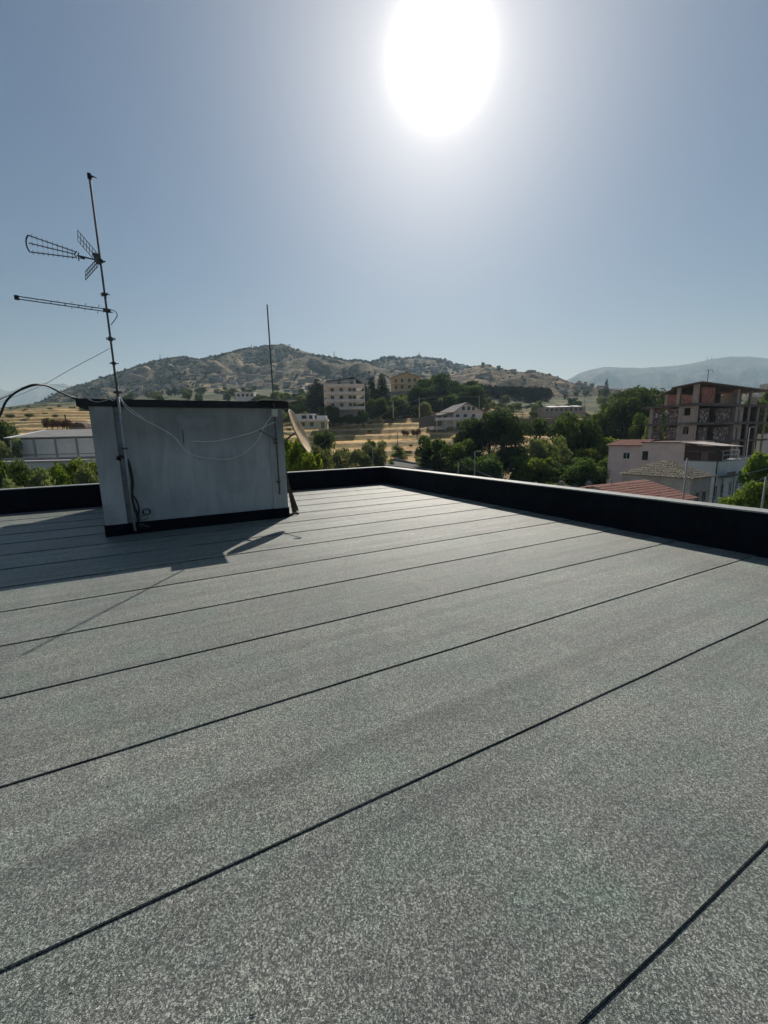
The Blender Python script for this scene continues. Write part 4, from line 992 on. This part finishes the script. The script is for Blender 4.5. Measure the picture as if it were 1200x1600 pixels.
# white corner house
O3 = Vector((P(1120, 722, 50).x, 50, 0)); zt3 = P(1120, 722, 50).z
M_WH3 = mat('white_grey_render', (.82,.82,.80), .9, var2=(.62,.62,.60), vscale=.6)
w3 = thing('white_house', 'greyish white two storey house with terrace at the lower right', 'house', (O3.x, O3.y, ZG), UA)
t3 = zt3-ZG; LX = s_on(1176, O3, NU)
b = MB(); b.box(0, LX, 0, 3.6, 0, t3); b.box(.25, LX-.1, 3.6, 12, 0, t3-.5); b.build('wall', M_WH3, w3)
b = MB(); b.box(-.02, LX+.04, -.05, .12, t3, t3+.10); b.box(-.05, .12, .12, 3.6, t3, t3+.1); b.build('cornice', M_SHTR, w3)
for px in (1127.5, 1137.5, 1150, 1160):
    x = s_on(px, O3, NU); window(w3, x-.28, x+.28, t3-4.5+ (px-1127)*.012, t3-2.9+(px-1127)*.012, 0, fm=M_WH3)
for px in (1135, 1153):
    x = s_on(px, O3, NU)
    b = MB(); b.box(x-.8, x+1.1, -.9, 0, t3-1.85, t3-1.75).box(x-.8, x+1.1, -.9, -.85, t3-1.75, t3-1.2); b.tube([(x+.1,-.12,t3-1.8),(x+.1,-.12,0)], .05, 6); b.build('balcony', M_STW, w3)
b = MB(); b.tube([(-.1,-.1,0), (-.1,-.1,t3+1.9)], .07, 6); b.build('drain_pipe', M_STEELD, w3)
# brown veranda on its terrace
M_VER = mat('brown_panels', (.10,.065,.055), .8, var=.25, vscale=2)
vx = 3.4
b = MB(); b.box(.18, vx-.3, .35, 3.55, t3, t3+1.75); vr = b.build('veranda', M_VER, w3)
b = MB()
for x, y in ((.1,.2), (vx-.35,.2), (.1,1.9), (.1,3.5)): b.box(x, x+.1, y, y+.1, t3, t3+1.95)
b.build('post', M_VER, vr)
b = MB(); b.box(.1,.17,.3,3.5,t3+1.15,t3+1.25); b.box(.12,.17,1.0,1.8,t3+.1,t3+1.1); b.build('panel', mat('grey_brown_panel', (.20,.15,.135), .8), vr)
b = MB(); b.hexa([(-.5,-.5,t3+1.85), (vx+1.4,-.5,t3+1.65), (vx+1.0,3.9,t3+2.25), (-.5,3.9,t3+2.25), (-.5,-.5,t3+1.93), (vx+1.4,-.5,t3+1.73), (vx+1.0,3.9,t3+2.33), (-.5,3.9,t3+2.33)]); b.build('roof', mat('pale_sheet', (.50,.44,.41), .7, var=.1, vscale=1), vr)
b = MB(); x0 = s_on(1134, O3, NU); x1 = s_on(1159, O3, NU)
for z in (t3+.15, t3+.75, t3+1.25): b.tube([(x0,.05,z), (x1,.05,z)], .04, 6)
for x in (x0, (x0+x1)/2, x1): b.tube([(x,.05,t3), (x,.05,t3+1.3)], .045, 6)
b.tube([(x0,.05,t3+1.25), (x0,2.2,t3+1.3), (x1,2.2,t3+1.3), (x1,.05,t3+1.25)], .04, 6); b.build('railing', mat('white_rail', (.7,.7,.68), .5), w3)
b = MB(); b.tube([(x0+.5,.8,t3), (x0+.5,.8,t3+.95)], .45, 10); b.build('water_tank', M_STEELD, w3)

# pink house
yP = 3.62
O1 = O3 + NM*yP
zr = P(1040, 692, 56).z; zl = P(975, 697, 60).z
L1 = s_on(952, O1, NM); Lm = s_on(1004, O1, NM)
pk = thing('pink_house', 'pink rendered house with small red tiled roof at the lower right', 'house', (O1.x, O1.y, ZG), UA)
hr, hl = zr-ZG, zl-ZG
b = MB(); b.box(0, 7, .02, Lm, 0, hr); b.box(.03, 7, Lm, L1, 0, hl); b.build('wall', M_PINK, pk)
b = MB(); b.box(-.12, 7.1, .0, Lm+.1, hr, hr+.12); b.build('roof_edge', M_VER, pk)
b = MB(); b.box(-.02, -.0, .1, L1, hr-2.75, hr-2.62); b.build('string_course', M_PINK, pk)
b = MB(); b.prism([(-.0, Lm, hl), (-.0, L1, hl), (2.8, L1, hl+.72), (2.8, Lm, hl+.72)], (0, 0, .02)); b.build('roof_deck', M_REDT, pk)
tile_roof('tiled_roof', pk, M_REDT, (2.9, L1+.25, hl+.78), (2.9, Lm+.0, hl+.78), (-.35, Lm+.0, hl+.05), (-.35, L1+.25, hl+.05), 18, .07, .01, 3, 5)
b = MB(); b.hexa([(-.35,L1+.2,hl-.02),(-.2,L1+.35,hl-.02),(2.9,L1+.35,hl+.75),(2.75,L1+.2,hl+.75),(-.35,L1+.2,hl+.14),(-.2,L1+.35,hl+.14),(2.9,L1+.35,hl+.92),(2.75,L1+.2,hl+.92)]); b.build('verge', M_VER, pk)
y0 = s_on(986, O1, NM); y1 = s_on(976, O1, NM); window(pk, min(y0,y1), max(y0,y1), hl-1.75, hl-.95, .03, -1, 'x', fm=M_WHR)
y0 = s_on(1014, O1, NM); y1 = s_on(1007, O1, NM); window(pk, min(y0,y1), max(y0,y1), hr-2.2, hr-1.15, 0, -1, 'x', shut=False, fm=M_VER)
y0 = s_on(1016, O1, NM); y1 = s_on(995, O1, NM); b = MB(); b.hexa([(-.9,min(y0,y1),hr-4.0),(0,min(y0,y1),hr-3.8),(0,max(y0,y1),hr-3.8),(-.9,max(y0,y1),hr-4.0),(-.9,min(y0,y1),hr-3.92),(0,min(y0,y1),hr-3.68),(0,max(y0,y1),hr-3.68),(-.9,max(y0,y1),hr-3.92)]); b.build('door_canopy', M_VER, pk)
# lattice TV antenna on the pink roof
q = O1 + NM*.8 + NU*.6
at_ = thing('roof_antenna', 'white roof antenna standing on the pink house by the veranda', 'antenna', (q.x, q.y, zr+.12))
b = MB(); b.tube([(0,0,0), (0,0,2.4)], .035, 6); b.build('pole', M_FRAME, at_)
b = MB()
for z in (1.0, 1.6, 2.1): b.tube([(-.5,0,z), (.5,0,z)], .025, 5)
b.tube([(-.45,0,.5), (-.45,0,1.6)], .02, 5).tube([(.45,0,.5), (.45,0,1.6)], .02, 5); b.build('rod', M_FRAME, at_)

# stone house with hipped tile roof
O4 = Vector((P(1080, 748, 42).x, 42, 0)); ze = P(1080, 748, 42).z
M_STN = mat('old_grey_render', (.36,.33,.29), .95, var2=(.52,.48,.43), vscale=.8, bump=.5, bscale=6)
M_OLDT = mat('old_mixed_tiles', (.09,.075,.055), .95, var2=(.66,.57,.43), vscale=5)
L4m = s_on(977, O4, NM); L4u = min(6.5, s_on(1119, O4, NU))
st = thing('stone_house', 'old grey house with lichen covered hipped tile roof below the pink house', 'house', (O4.x, O4.y, ZG), UA)
e4 = ze-ZG; ov = .3; rise = P(1055, 720, 46).z-ze
b = MB(); b.box(0, L4u, 0, L4m, 0, e4-.02); b.build('wall', M_STN, st)
A_, B_, C_, D_ = (-ov, -ov, e4), (L4u+ov, -ov, e4), (L4u+ov, L4m+ov, e4), (-ov, L4m+ov, e4)
ap1 = (L4u/2, L4m/2-.4, e4+rise); ap2 = (L4u/2, L4m/2+.4, e4+rise)
rf = MB(); rf.poly([D_, A_, ap1, ap2]).poly([A_, B_, ap1]).poly([B_, C_, ap2, ap1]).poly([C_, D_, ap2]); rf = rf.build('roof', M_OLDT, st)
def tri_tiles(par, m_, e0, e1, t0, t1, cols, seed):   # barrel courses on a hip face, eave e0->e1, top t0->t1
    e0, e1, t0, t1 = map(Vector, (e0, e1, t0, t1)); b = MB(); r = random.Random(seed); ln_ = (e1-e0).length
    d = (e1-e0).normalized(); nrm = d.cross(((t0+t1)/2-(e0+e1)/2)).normalized()
    if nrm.z < 0: nrm = -nrm
    upd = nrm.cross(d); upd = upd if upd.z > 0 else -upd
    a = (t0-e0).dot(d); c_ = (t1-e0).dot(d); hh = (t0-e0).dot(upd)
    for c in range(cols):
        s = (c+.5)/cols*ln_
        top = hh*min(1, s/max(a, .01), (ln_-s)/max(ln_-c_, .01)); nr_ = max(1, int(top/.38))
        for k in range(nr_):
            z0, z1 = k*.38, min(top, k*.38+.44); o0 = e0 + d*s + upd*z0 + nrm*(.03+r.uniform(0, .03)); o1 = e0 + d*s + upd*z1 + nrm*(.015)
            w_ = ln_/cols*.5; q = []
            for o_, f_ in ((o0, 1.0), (o1, .8)):
                for g in range(5): an = math.pi*g/4; q.append(o_ - d*(w_*f_*math.cos(an)) + nrm*(.075*math.sin(an)))
            n0 = len(b.v); b.v += [tuple(x) for x in q]
            for g in range(4): b.f.append((n0+g, n0+g+1, n0+g+6, n0+g+5)); b.mi.append(0)
            b.f.append((n0, n0+1, n0+2, n0+3, n0+4)); b.mi.append(0)
    return b.build('tiles', m_, par)
tri_tiles(rf, M_OLDT, D_, A_, ap2, ap1, 30, 1); tri_tiles(rf, M_OLDT, A_, B_, ap1, ap1, 24, 2)
tri_tiles(rf, M_OLDT, B_, C_, ap1, ap2, 30, 3); tri_tiles(rf, M_OLDT, C_, D_, ap2, ap2, 24, 4)
for f_ in (.28, .62): window(st, L4u*f_, L4u*f_+.6, e4-3.0, e4-1.5, 0, fm=M_STN)

# red tiled low roof
O5 = Vector((P(1007.5, 750.5, 38).x, 38, 0)); z5 = P(1007.5, 750.5, 38).z
r5 = thing('red_roofed_house', 'low house with red barrel tile roof just over the parapet', 'house', (O5.x, O5.y, ZG), UA)
h5 = z5-ZG; sl_ = .26; run = 4.4
b = MB(); b.prism([(-7, -run+.25, 0), (-7, 3.0, 0), (-7, 3.0, h5-3.0*sl_-.12), (-7, 0, h5-.12), (-7, -run+.25, h5-(run-.25)*sl_-.12)], (6.85, 0, 0)); b.build('wall', M_WHR, r5)
tile_roof('tiled_roof', r5, M_REDT, (-7.3, 0, h5), (.15, 0, h5), (.15, -run, h5-run*sl_), (-7.3, -run, h5-run*sl_), 26, .08, .015, 9, 10)
tile_roof('tiled_roof', r5, M_REDT, (-7.3, 0, h5), (.15, 0, h5), (.15, 3.3, h5-3.3*sl_), (-7.3, 3.3, h5-3.3*sl_), 26, .08, .015, 10, 7)

# unfinished concrete building
M_CON = mat('raw_concrete', (.50,.38,.31), .95, var2=(.62,.49,.41), vscale=.8)
M_COND = mat('dark_concrete', (.20,.155,.13), .95, var=.3, vscale=.8)
def rubble():
    m, k = newmat('rubble_infill', .95, .1); g = k.n('ShaderNodeTexCoord').outputs['Object']
    v = k.n('ShaderNodeTexVoronoi'); k.set(v, 'Vector', g); k.set(v, 'Scale', 2.3)
    s = k.n('ShaderNodeSeparateColor'); k.set(s, 0, v.outputs['Color'])
    col = k.ramp(s.outputs[0], [(.0, (.20,.10,.08)), (.45, (.42,.24,.19)), (.75, (.60,.47,.41)), (1, (.80,.72,.66))])
    col = k.mix(k.ramp(v.outputs['Distance'], [(.35, 0.0), (.6, .8)]), col, (.14,.12,.11))
    k.t.links.new(col, k.b.inputs['Base Color']); k.bump(v.outputs['Distance'], .8, .15); return m
M_RUB = rubble()
M_BRK = mat('brick_infill', (.48,.21,.15), .95, var=.35, vscale=1.5)
OC = Vector((P(1087, 640, 75).x, 75, 0))
uc = thing('unfinished_building', 'unfinished concrete frame building with rubble infill walls on the right', 'unfinished building', (OC.x, OC.y, ZG), UA)
zlv = [P(1087, y, 75).z-ZG for y in (690, 660, 630)]; ztop = P(1087, 598, 75).z-ZG
z0c = zlv[0]-(zlv[1]-zlv[0]); lev = [z0c, zlv[0], zlv[1], zlv[2], ztop]
XR = s_on(1192, OC, NU); YL = s_on(1012, OC, NM); YU = s_on(1052, OC, NM); YM = s_on(1034, OC, NM)
X1 = s_on(1148, OC, NU); dep = YL
for i, z in enumerate(lev[:4]):
    b = MB(); b.box(-.5, XR+.6, -.6, YL+(1.2 if i == 3 else .3), z-.42, z); b.build('floor_slab', M_COND if i else M_CON, uc)
sx = [0, s_on(1116, OC, NU), X1]; lo_x = [s_on(p_, OC, NU) for p_ in (1164, 1178, 1190)]
ly = [s_on(1059, OC, NM), YL-.3]
def col(x, y, z0, z1, w_=.45):
    b = MB(); b.box(x, x+w_, y, y+w_, z0, z1); b.build('column', M_CON, uc)
zz = [0] + lev
for i in range(len(zz)-1):
    z0, z1 = zz[i], zz[i+1]-.32
    if i == len(zz)-2: z1 = zz[i+1]-.25
    col(0, 0, z0, z1, .7); col(X1-.7, 0, z0, z1, .8)
    if i < 4:
        for y in ly: col(0, y-.3, z0, z1, .6)
        for x in lo_x: col(x-.15, -.3, z0, z1, .3)
        for x in lo_x: col(x-.15, 5, z0, z1, .3)
    else:
        col(0, YU-.4, z0, z1, .5); col(s_on(1166, OC, NU), 0, z0, z1, .4); col(s_on(1120, OC, NU), 4.4, z0, z1, .4); col(s_on(1178, OC, NU), 4.4, z0, z1, .4); col(.1, YM-.3, z0, z1-1.2, .45)
def infill(face, p0, p1, z0, z1, m_):
    a, c = sorted((s_on(p0, OC, NU if face == 'x' else NM), s_on(p1, OC, NU if face == 'x' else NM)))
    b = MB()
    if face == 'x': b.box(a, c, .12, .40, z0, z1)
    else: b.box(.12, .40, a, c, z0, z1)
    b.build('infill_wall', m_, uc)
A2, A3, A4 = lev[1], lev[2], lev[3]; hs = A3-A2-.32
for z in (lev[0], A2, A3):              # typical floors
    infill('x', 1092, 1105, z, z+hs*.82, M_RUB); infill('x', 1117, 1138, z, z+hs*.82, M_RUB)
    infill('x', 1146, 1150, z, z+hs, M_CON); infill('x', 1153, 1158, z, z+hs, M_CON); infill('x', 1150, 1153, z+hs*.75, z+hs, M_CON)
    infill('y', 1059, 1064, z, z+hs, M_CON); infill('y', 1074, 1085, z, z+hs, M_CON); infill('y', 1064, 1074, z, z+hs*.42, M_CON); infill('y', 1064, 1074, z+hs*.85, z+hs, M_CON)
    infill('y', 1039, 1055, z, z+hs*.85, M_RUB); infill('y', 1014, 1030, z, z+hs*.85, M_RUB)
infill('x', 1092, 1111, A4, A4+hs*.95, M_BRK); infill('x', 1111, 1120, A4, A4+hs*.0+.1, M_CON); infill('x', 1166, 1178, A4, A4+hs*.5, M_CON)
infill('y', 1058, 1066, A4, A4+hs*.55, M_BRK); infill('y', 1066, 1082, A4, A4+hs*.5, M_BRK); infill('y', 1036, 1052, A4, A4+hs*.6, M_BRK)
b = MB(); b.box(1.5, X1, 4.9, 5.2, 0, ztop-.3).box(.4, 1.5, 7.2, 7.4, 0, A4).box(X1, XR+.3, 5.6, 5.8, 0, A4-.4); b.build('back_wall', M_COND, uc)
for xq in (X1-.3, lo_x[0]+.2, lo_x[2]-.5):
    b = MB(); b.box(xq, xq+.25, .9, 9, 0, A4-.33); b.build('cross_wall', M_COND if xq > X1 else M_CON, uc)
for xq, m_ in ((s_on(1130, OC, NU), M_COND), (lo_x[0]-.5, M_CON)):
    b = MB(); b.box(xq, xq+.25, 1.2, 6.0, A4, ztop-1.3); b.build('cross_wall', m_, uc)
b = MB(); b.hexa([(-.9,-1.0,ztop-.1), (XR-.8,-1.0,ztop-.9), (XR-.8,6.5,ztop-.9), (-.9,YU+.6,ztop-.6), (-.9,-1.0,ztop+.12), (XR-.8,-1.0,ztop-.68), (XR-.8,6.5,ztop-.68), (-.9,YU+.6,ztop-.38)]); b.build('roof', M_COND, uc)
b = MB(); b.hexa([(-.5,YU+.5,ztop-.75), (4,YU+.5,ztop-.75), (4,YM+.8,ztop-1.7), (-.5,YM+.8,ztop-1.7), (-.5,YU+.5,ztop-.55), (4,YU+.5,ztop-.55), (4,YM+.8,ztop-1.5), (-.5,YM+.8,ztop-1.5)]); b.build('roof_wing', M_COND, uc)
q = OC + NU*9 + NM*3
b = MB(); b.tube([(0,0,-.6), (0,0,3.2)], .05, 5).tube([(-.7,0,2.9), (.9,.2,3.1)], .03, 5).tube([(.9,.2,3.1), (.9,.2,2.6)], .03, 4); o = b.build('roof_antenna', M_STEELD); o.location = (q.x, q.y, ztop+ZG-.1); tag(o, 'thin bent aerial on the unfinished building roof', 'antenna')

# white block at the far right edge and road beside the frame
D = 165; s0 = P(1191, 640, D); h1 = P(1190, 600, D).z
wb = thing('white_block', 'white multi storey block at the right edge behind the unfinished building', 'building', (s0.x, D, s0.z-12))
hh = h1-(s0.z-12)
b = MB(); b.box(0, 22, 0, 2.5, 0, hh); b.build('wall', mat('white_block_render', (.55,.56,.58), .85), wb)
for z in (hh-2.4, hh-5.6, hh-8.8):
    for x in (1, 3.6, 6.2, 8.8): window(wb, x, x+1.5, z, z+1.3, 0)
D = 112; a0 = P(1183, 700, D)
b = MB(); b.box(0, 14, 0, .4, -4, P(1190, 678, D).z-a0.z); o = b.build('boundary_wall', mat('pale_wall', (.62,.61,.58), .9, var=.1, vscale=1)); o.location = a0; tag(o, 'bright pale wall at the right edge beside the unfinished building', 'wall')
wall_px('garden_wall', 'weathered low concrete wall with rubble behind the middle of the right parapet', [(780,757),(850,757),(905,760),(952,764)], 62, 6, mat('rubble_wall', (.20,.19,.17), .95, var=.4, vscale=1.5))
for i, (x, y, w_, lab) in enumerate(((800,752,7,'pale rubble lump behind the parapet near the lamp post'), (838,754,5,'small pale stone block on the rubble wall'), (922,752,8,'white bucket shaped block left of the pink house'), (878,752,9,'grey slab of rubble below the bright green tree'))):
    p = P(x, y, 61); b = MB(); r = random.Random(i)
    b.hexa([(p.x-.5+r.random()*.2, 61, p.z-1.4), (p.x+.5, 61, p.z-1.4), (p.x+.4, 61.8, p.z-1.4), (p.x-.4, 61.9, p.z-1.4), (p.x-.3, 61.2, p.z), (p.x+.35, 61.1, p.z-.15), (p.x+.2, 61.6, p.z+.05), (p.x-.3, 61.6, p.z-.1)])
    tag(b.build('rubble_block', mat('rubble_block%d' % i, (.24,.23,.21), .95, var=.2, vscale=3)), lab, 'rubble')
for i in range(16):
    px = 780 + i*11 + rr.uniform(-4, 4); treepx(rr.choice(['olivebush', 'bush', 'olivebush']), px, 748+rr.uniform(-3, 5)+(px-780)*.03, 64, 'low scrubby bush along the rubble wall behind the right parapet', 16, cat='shrub', group='bushes along the rubble wall', parts=False)

# poles and lamps
M_POLE = mat('concrete_pole', (.42,.41,.39), .8, var=.1, vscale=1)
def pole(name, label, px, yt, D, r, ybase=None, lamp=None, cross=False, cat='pole', m_=None):
    p = P(px, yt, D); zb = terr(p.x, D) if ybase is None else P(px, ybase, D).z
    t = thing(name, label, cat, (p.x, D, zb)); h = p.z-zb
    b = MB(); b.tube([(0,0,-.3), (0,0,h)], [r, r*.6], 8); b.build('pole', m_ or M_POLE, t, True)
    if lamp:
        b = MB(); b.tube([(0,0,h-.05), (lamp*.5,-.1,h+.12), (lamp,-.15,h+.1)], .04, 6); b.build('arm', m_ or M_POLE, t)
        b = MB(); b.hexa([(lamp-.1,-.3,h), (lamp+.45*np.sign(lamp),-.3,h), (lamp+.45*np.sign(lamp),0,h), (lamp-.1,0,h), (lamp-.1,-.28,h+.12), (lamp+.4*np.sign(lamp),-.25,h+.1), (lamp+.4*np.sign(lamp),-.05,h+.1), (lamp-.1,-.02,h+.12)]); b.build('lamp_head', M_FRAME, t)
    if cross:
        for k in range(3):
            b = MB(); z = h-.3-k*.75; b.box(-1.0, 1.0, -.06, .06, z-.05, z+.05); cr = b.build('crossarm', M_STEELD, t)
            for x in (-.95, -.45, .45, .95):
                b = MB(); b.tube([(x,0,z+.05), (x,0,z+.32)], [.13, .08], 7); b.build('insulator', mat('insulator', (.75,.77,.78), .3) if 'insulator' not in bpy.data.materials else bpy.data.materials['insulator'], cr)
    return t
pole('street_lamp', 'street lamp on slim pole in front of the largest pine', 742, 706, 56, .09, lamp=.35, cat='street lamp')
pole('street_lamp', 'slim grey lamp post above the back parapet', 582, 699, 80, .08, lamp=-.2, cat='street lamp')
pole('utility_pole', 'short leaning pole left of the street lamp by the pines', 716, 722, 58, .09)
pole('utility_pole', 'wooden power pole with white insulators in the golden field', 816.5, 643, 150, .17, 686, cross=True, cat='power pole', m_=mat('pole_wood', (.18,.14,.11), .9))
pole('utility_pole', 'concrete pole in front of the stone house', 1074, 716, 33, .09, cat='utility pole')
pole('utility_pole', 'stubby pole left of the red tiled roof', 954, 748, 36, .10, cat='utility pole')
pole('utility_pole', 'pole at the right edge beside the light green tree', 1197, 745, 30, .09, cat='utility pole')
pole('utility_pole', 'pale concrete pole left of the white gabled house', 655, 621, 165, .2, 654, cat='utility pole')
pole('utility_pole', 'pale concrete pole below the yellow villa on its left', 614, 626, 165, .2, 652, cat='utility pole')
pole('utility_pole', 'thin dark pole standing in the golden field', 621, 676, 110, .10, 717, m_=M_STEELD, cat='utility pole')
pole('street_lamp', 'double street lamp in front of the unfinished building right side', 1172, 668, 60, .09, lamp=.4, cat='street lamp')
pole('utility_pole', 'tall pole in the trees on the slope right of centre', 914, 620, 230, .2, 648, cat='utility pole')
pole('utility_pole', 'pole behind the white gabled house', 749, 618, 190, .16, 645, cat='utility pole')
# overhead lines by the stone house
for i, (pts, D0, D1, lab) in enumerate((([(954,764),(1000,779),(1075,790),(1120,775),(1200,745)], 36, 33, 'slack white overhead wire sagging in front of the stone house'),
        ([(716,724),(760,742),(800,757),(870,766),(954,770)], 58, 36, 'thin overhead wire running low behind the right parapet'),
        ([(1074,762),(1110,758),(1150,744),(1200,732)], 33, 32, 'thin overhead wire from the concrete pole to the right'),
        ([(560,668),(655,624),(749,620)], 160, 190, 'thin overhead wire between the poles on the slope'))):
    pp = []
    for k, (x, y) in enumerate(pts): pp.append(P(x, min(y, 9999), lerp(D0, D1, k/(len(pts)-1))))
    b = MB(); b.tube(catmull(pp, 8), .022 if D0 < 100 else .04, 4); tag(b.build('overhead_wire', M_CABG), lab, 'wire')
# radio masts on the skyline
for i, (x, y, y2, D, lab) in enumerate(((250,553,563,1490,'tiny radio mast on the left shoulder of the main hill'), (393,538,545,1495,'tiny radio mast left of the main summit'), (522,548,559,1495,'tiny radio mast on the right shoulder of the main hill'), (655,550,559,2090,'tiny radio mast on the second ridge'),
        (753,565,571,945,'tiny mast on the tan terraced hill'), (1105,556,563,4590,'left tiny radio mast on the blue mountains'), (1112,556,562,4590,'right tiny radio mast on the blue mountains'), (914,560,600,3000,None))):
    if lab is None: continue
    p, q = P(x, y, D), P(x, y2, D); b = MB(); b.tube([q, p], [D*.0011, D*.0005], 4); tag(b.build('radio_mast', M_STEELD), lab, 'radio mast')
# scattered houses on the hillsides
r = random.Random(21)
M_HH = [mat('hill_house_white', (.42,.41,.39), .9), mat('hill_house_cream', (.38,.32,.25), .9), mat('hill_house_grey', (.28,.27,.26), .9)]
M_HR = mat('hill_house_roof', (.22,.13,.10), .9)
hm = []
for k in range(5):
    b = MB(); w_, d_, h_ = 9+k*2, 8, 5+1.3*(k % 3)
    b.box(0, w_, 0, d_, -4, h_); b.cur = 1; b.hexa([(-.4,-.4,h_), (w_+.4,-.4,h_), (w_+.4,d_+.4,h_), (-.4,d_+.4,h_), (-.4,-.4,h_+.2), (w_+.4,-.4,h_+.2), (w_*.7,d_*.6,h_+1.8), (w_*.3,d_*.6,h_+1.8)])
    b.cur = 2
    for x in range(1, int(w_)-1, 3): b.box(x, x+1.2, -.06, .02, h_-2.6, h_-1.2)
    me = bpy.data.meshes.new('house'); me.from_pydata(b.v, [], b.f); me.materials.append(M_HH[k % 3]); me.materials.append(M_HR); me.materials.append(M_WIN); me.polygons.foreach_set('material_index', b.mi); hm.append(me)
dg = bpy.context.evaluated_depsgraph_get()
cnt = 0
hillspots = [(r.uniform(190, 560), r.uniform(583, 614)) for _ in range(95)] + [(r.uniform(150, 260), r.uniform(600, 616)) for _ in range(8)] + [(r.uniform(840, 990), r.uniform(600, 616)) for _ in range(16)] + [(r.uniform(560, 720), r.uniform(576, 590)) for _ in range(10)] + [(r.uniform(730, 830), r.uniform(578, 596)) for _ in range(7)] + [(r.uniform(980, 1060), r.uniform(603, 612)) for _ in range(10)]
bpy.context.view_layer.update()
for x, y in hillspots:
    v = ray(x, y).normalized(); hit, loc, nr, idx, ob, mw = sc.ray_cast(dg, CAM + v*320, v)
    if not hit or ob.name.split('.')[0] not in ('hill', 'ground'): continue
    o = bpy.data.objects.new('house', r.choice(hm)); C.objects.link(o); o.location = loc; o.rotation_euler = (0, 0, r.uniform(-.5, .5)); s = r.uniform(.8, 1.25)*min(1.35, max(.55, loc.y/1000)); o.scale = (s, s, s)
    tag(o, 'tiny pale house scattered far up the hillside', 'house', 'houses scattered on the hillside'); cnt += 1
print('hill houses', cnt)
# debris on the roof
for i, (x, y, m_, lab) in enumerate(((168, 1230, M_CABB, 'tiny dark twig lying on the roof membrane at left'), (112, 1546, M_CABW, 'tiny white chip on the roof membrane bottom left'), (105, 1302, M_CABW, 'tiny pale sliver on the roof membrane at left'), (395, 1587, M_CABB, 'tiny dark chip on the roof near the bottom edge'))):
    v = ray(x, y); p = CAM + v*((.009-H)/v.z); b = MB(); L_ = .009 if i != 1 else .004
    b.tube([p - Vector((L_,-L_*.2,.001)), p + Vector((0,.002,0)), p + Vector((L_,L_*.5,-.001))], [.0012,.002,.0008], 5); tag(b.build('twig' if i in (0, 3) else 'chip', m_), lab, 'debris')

# ------------------------------------------------------------------ haze
HZ = 0.000135
b = MB(); b.box(-9500, 9500, -600, 9300, -40, 760)
hzm = bpy.data.materials.new('haze'); hzm.use_nodes = True; n_ = hzm.node_tree; n_.nodes.clear()
o_ = n_.nodes.new('ShaderNodeOutputMaterial'); v_ = n_.nodes.new('ShaderNodeVolumePrincipled'); v_.inputs['Color'].default_value = (.56,.80,1.0,1); v_.inputs['Density'].default_value = HZ; v_.inputs['Anisotropy'].default_value = .25; v_.inputs['Absorption Color'].default_value = (1, 1, 1, 1)
n_.links.new(v_.outputs[0], o_.inputs['Volume'])
hz_o = tag(b.build('haze', hzm), 'thin bluish summer haze over the valley', kind='stuff')
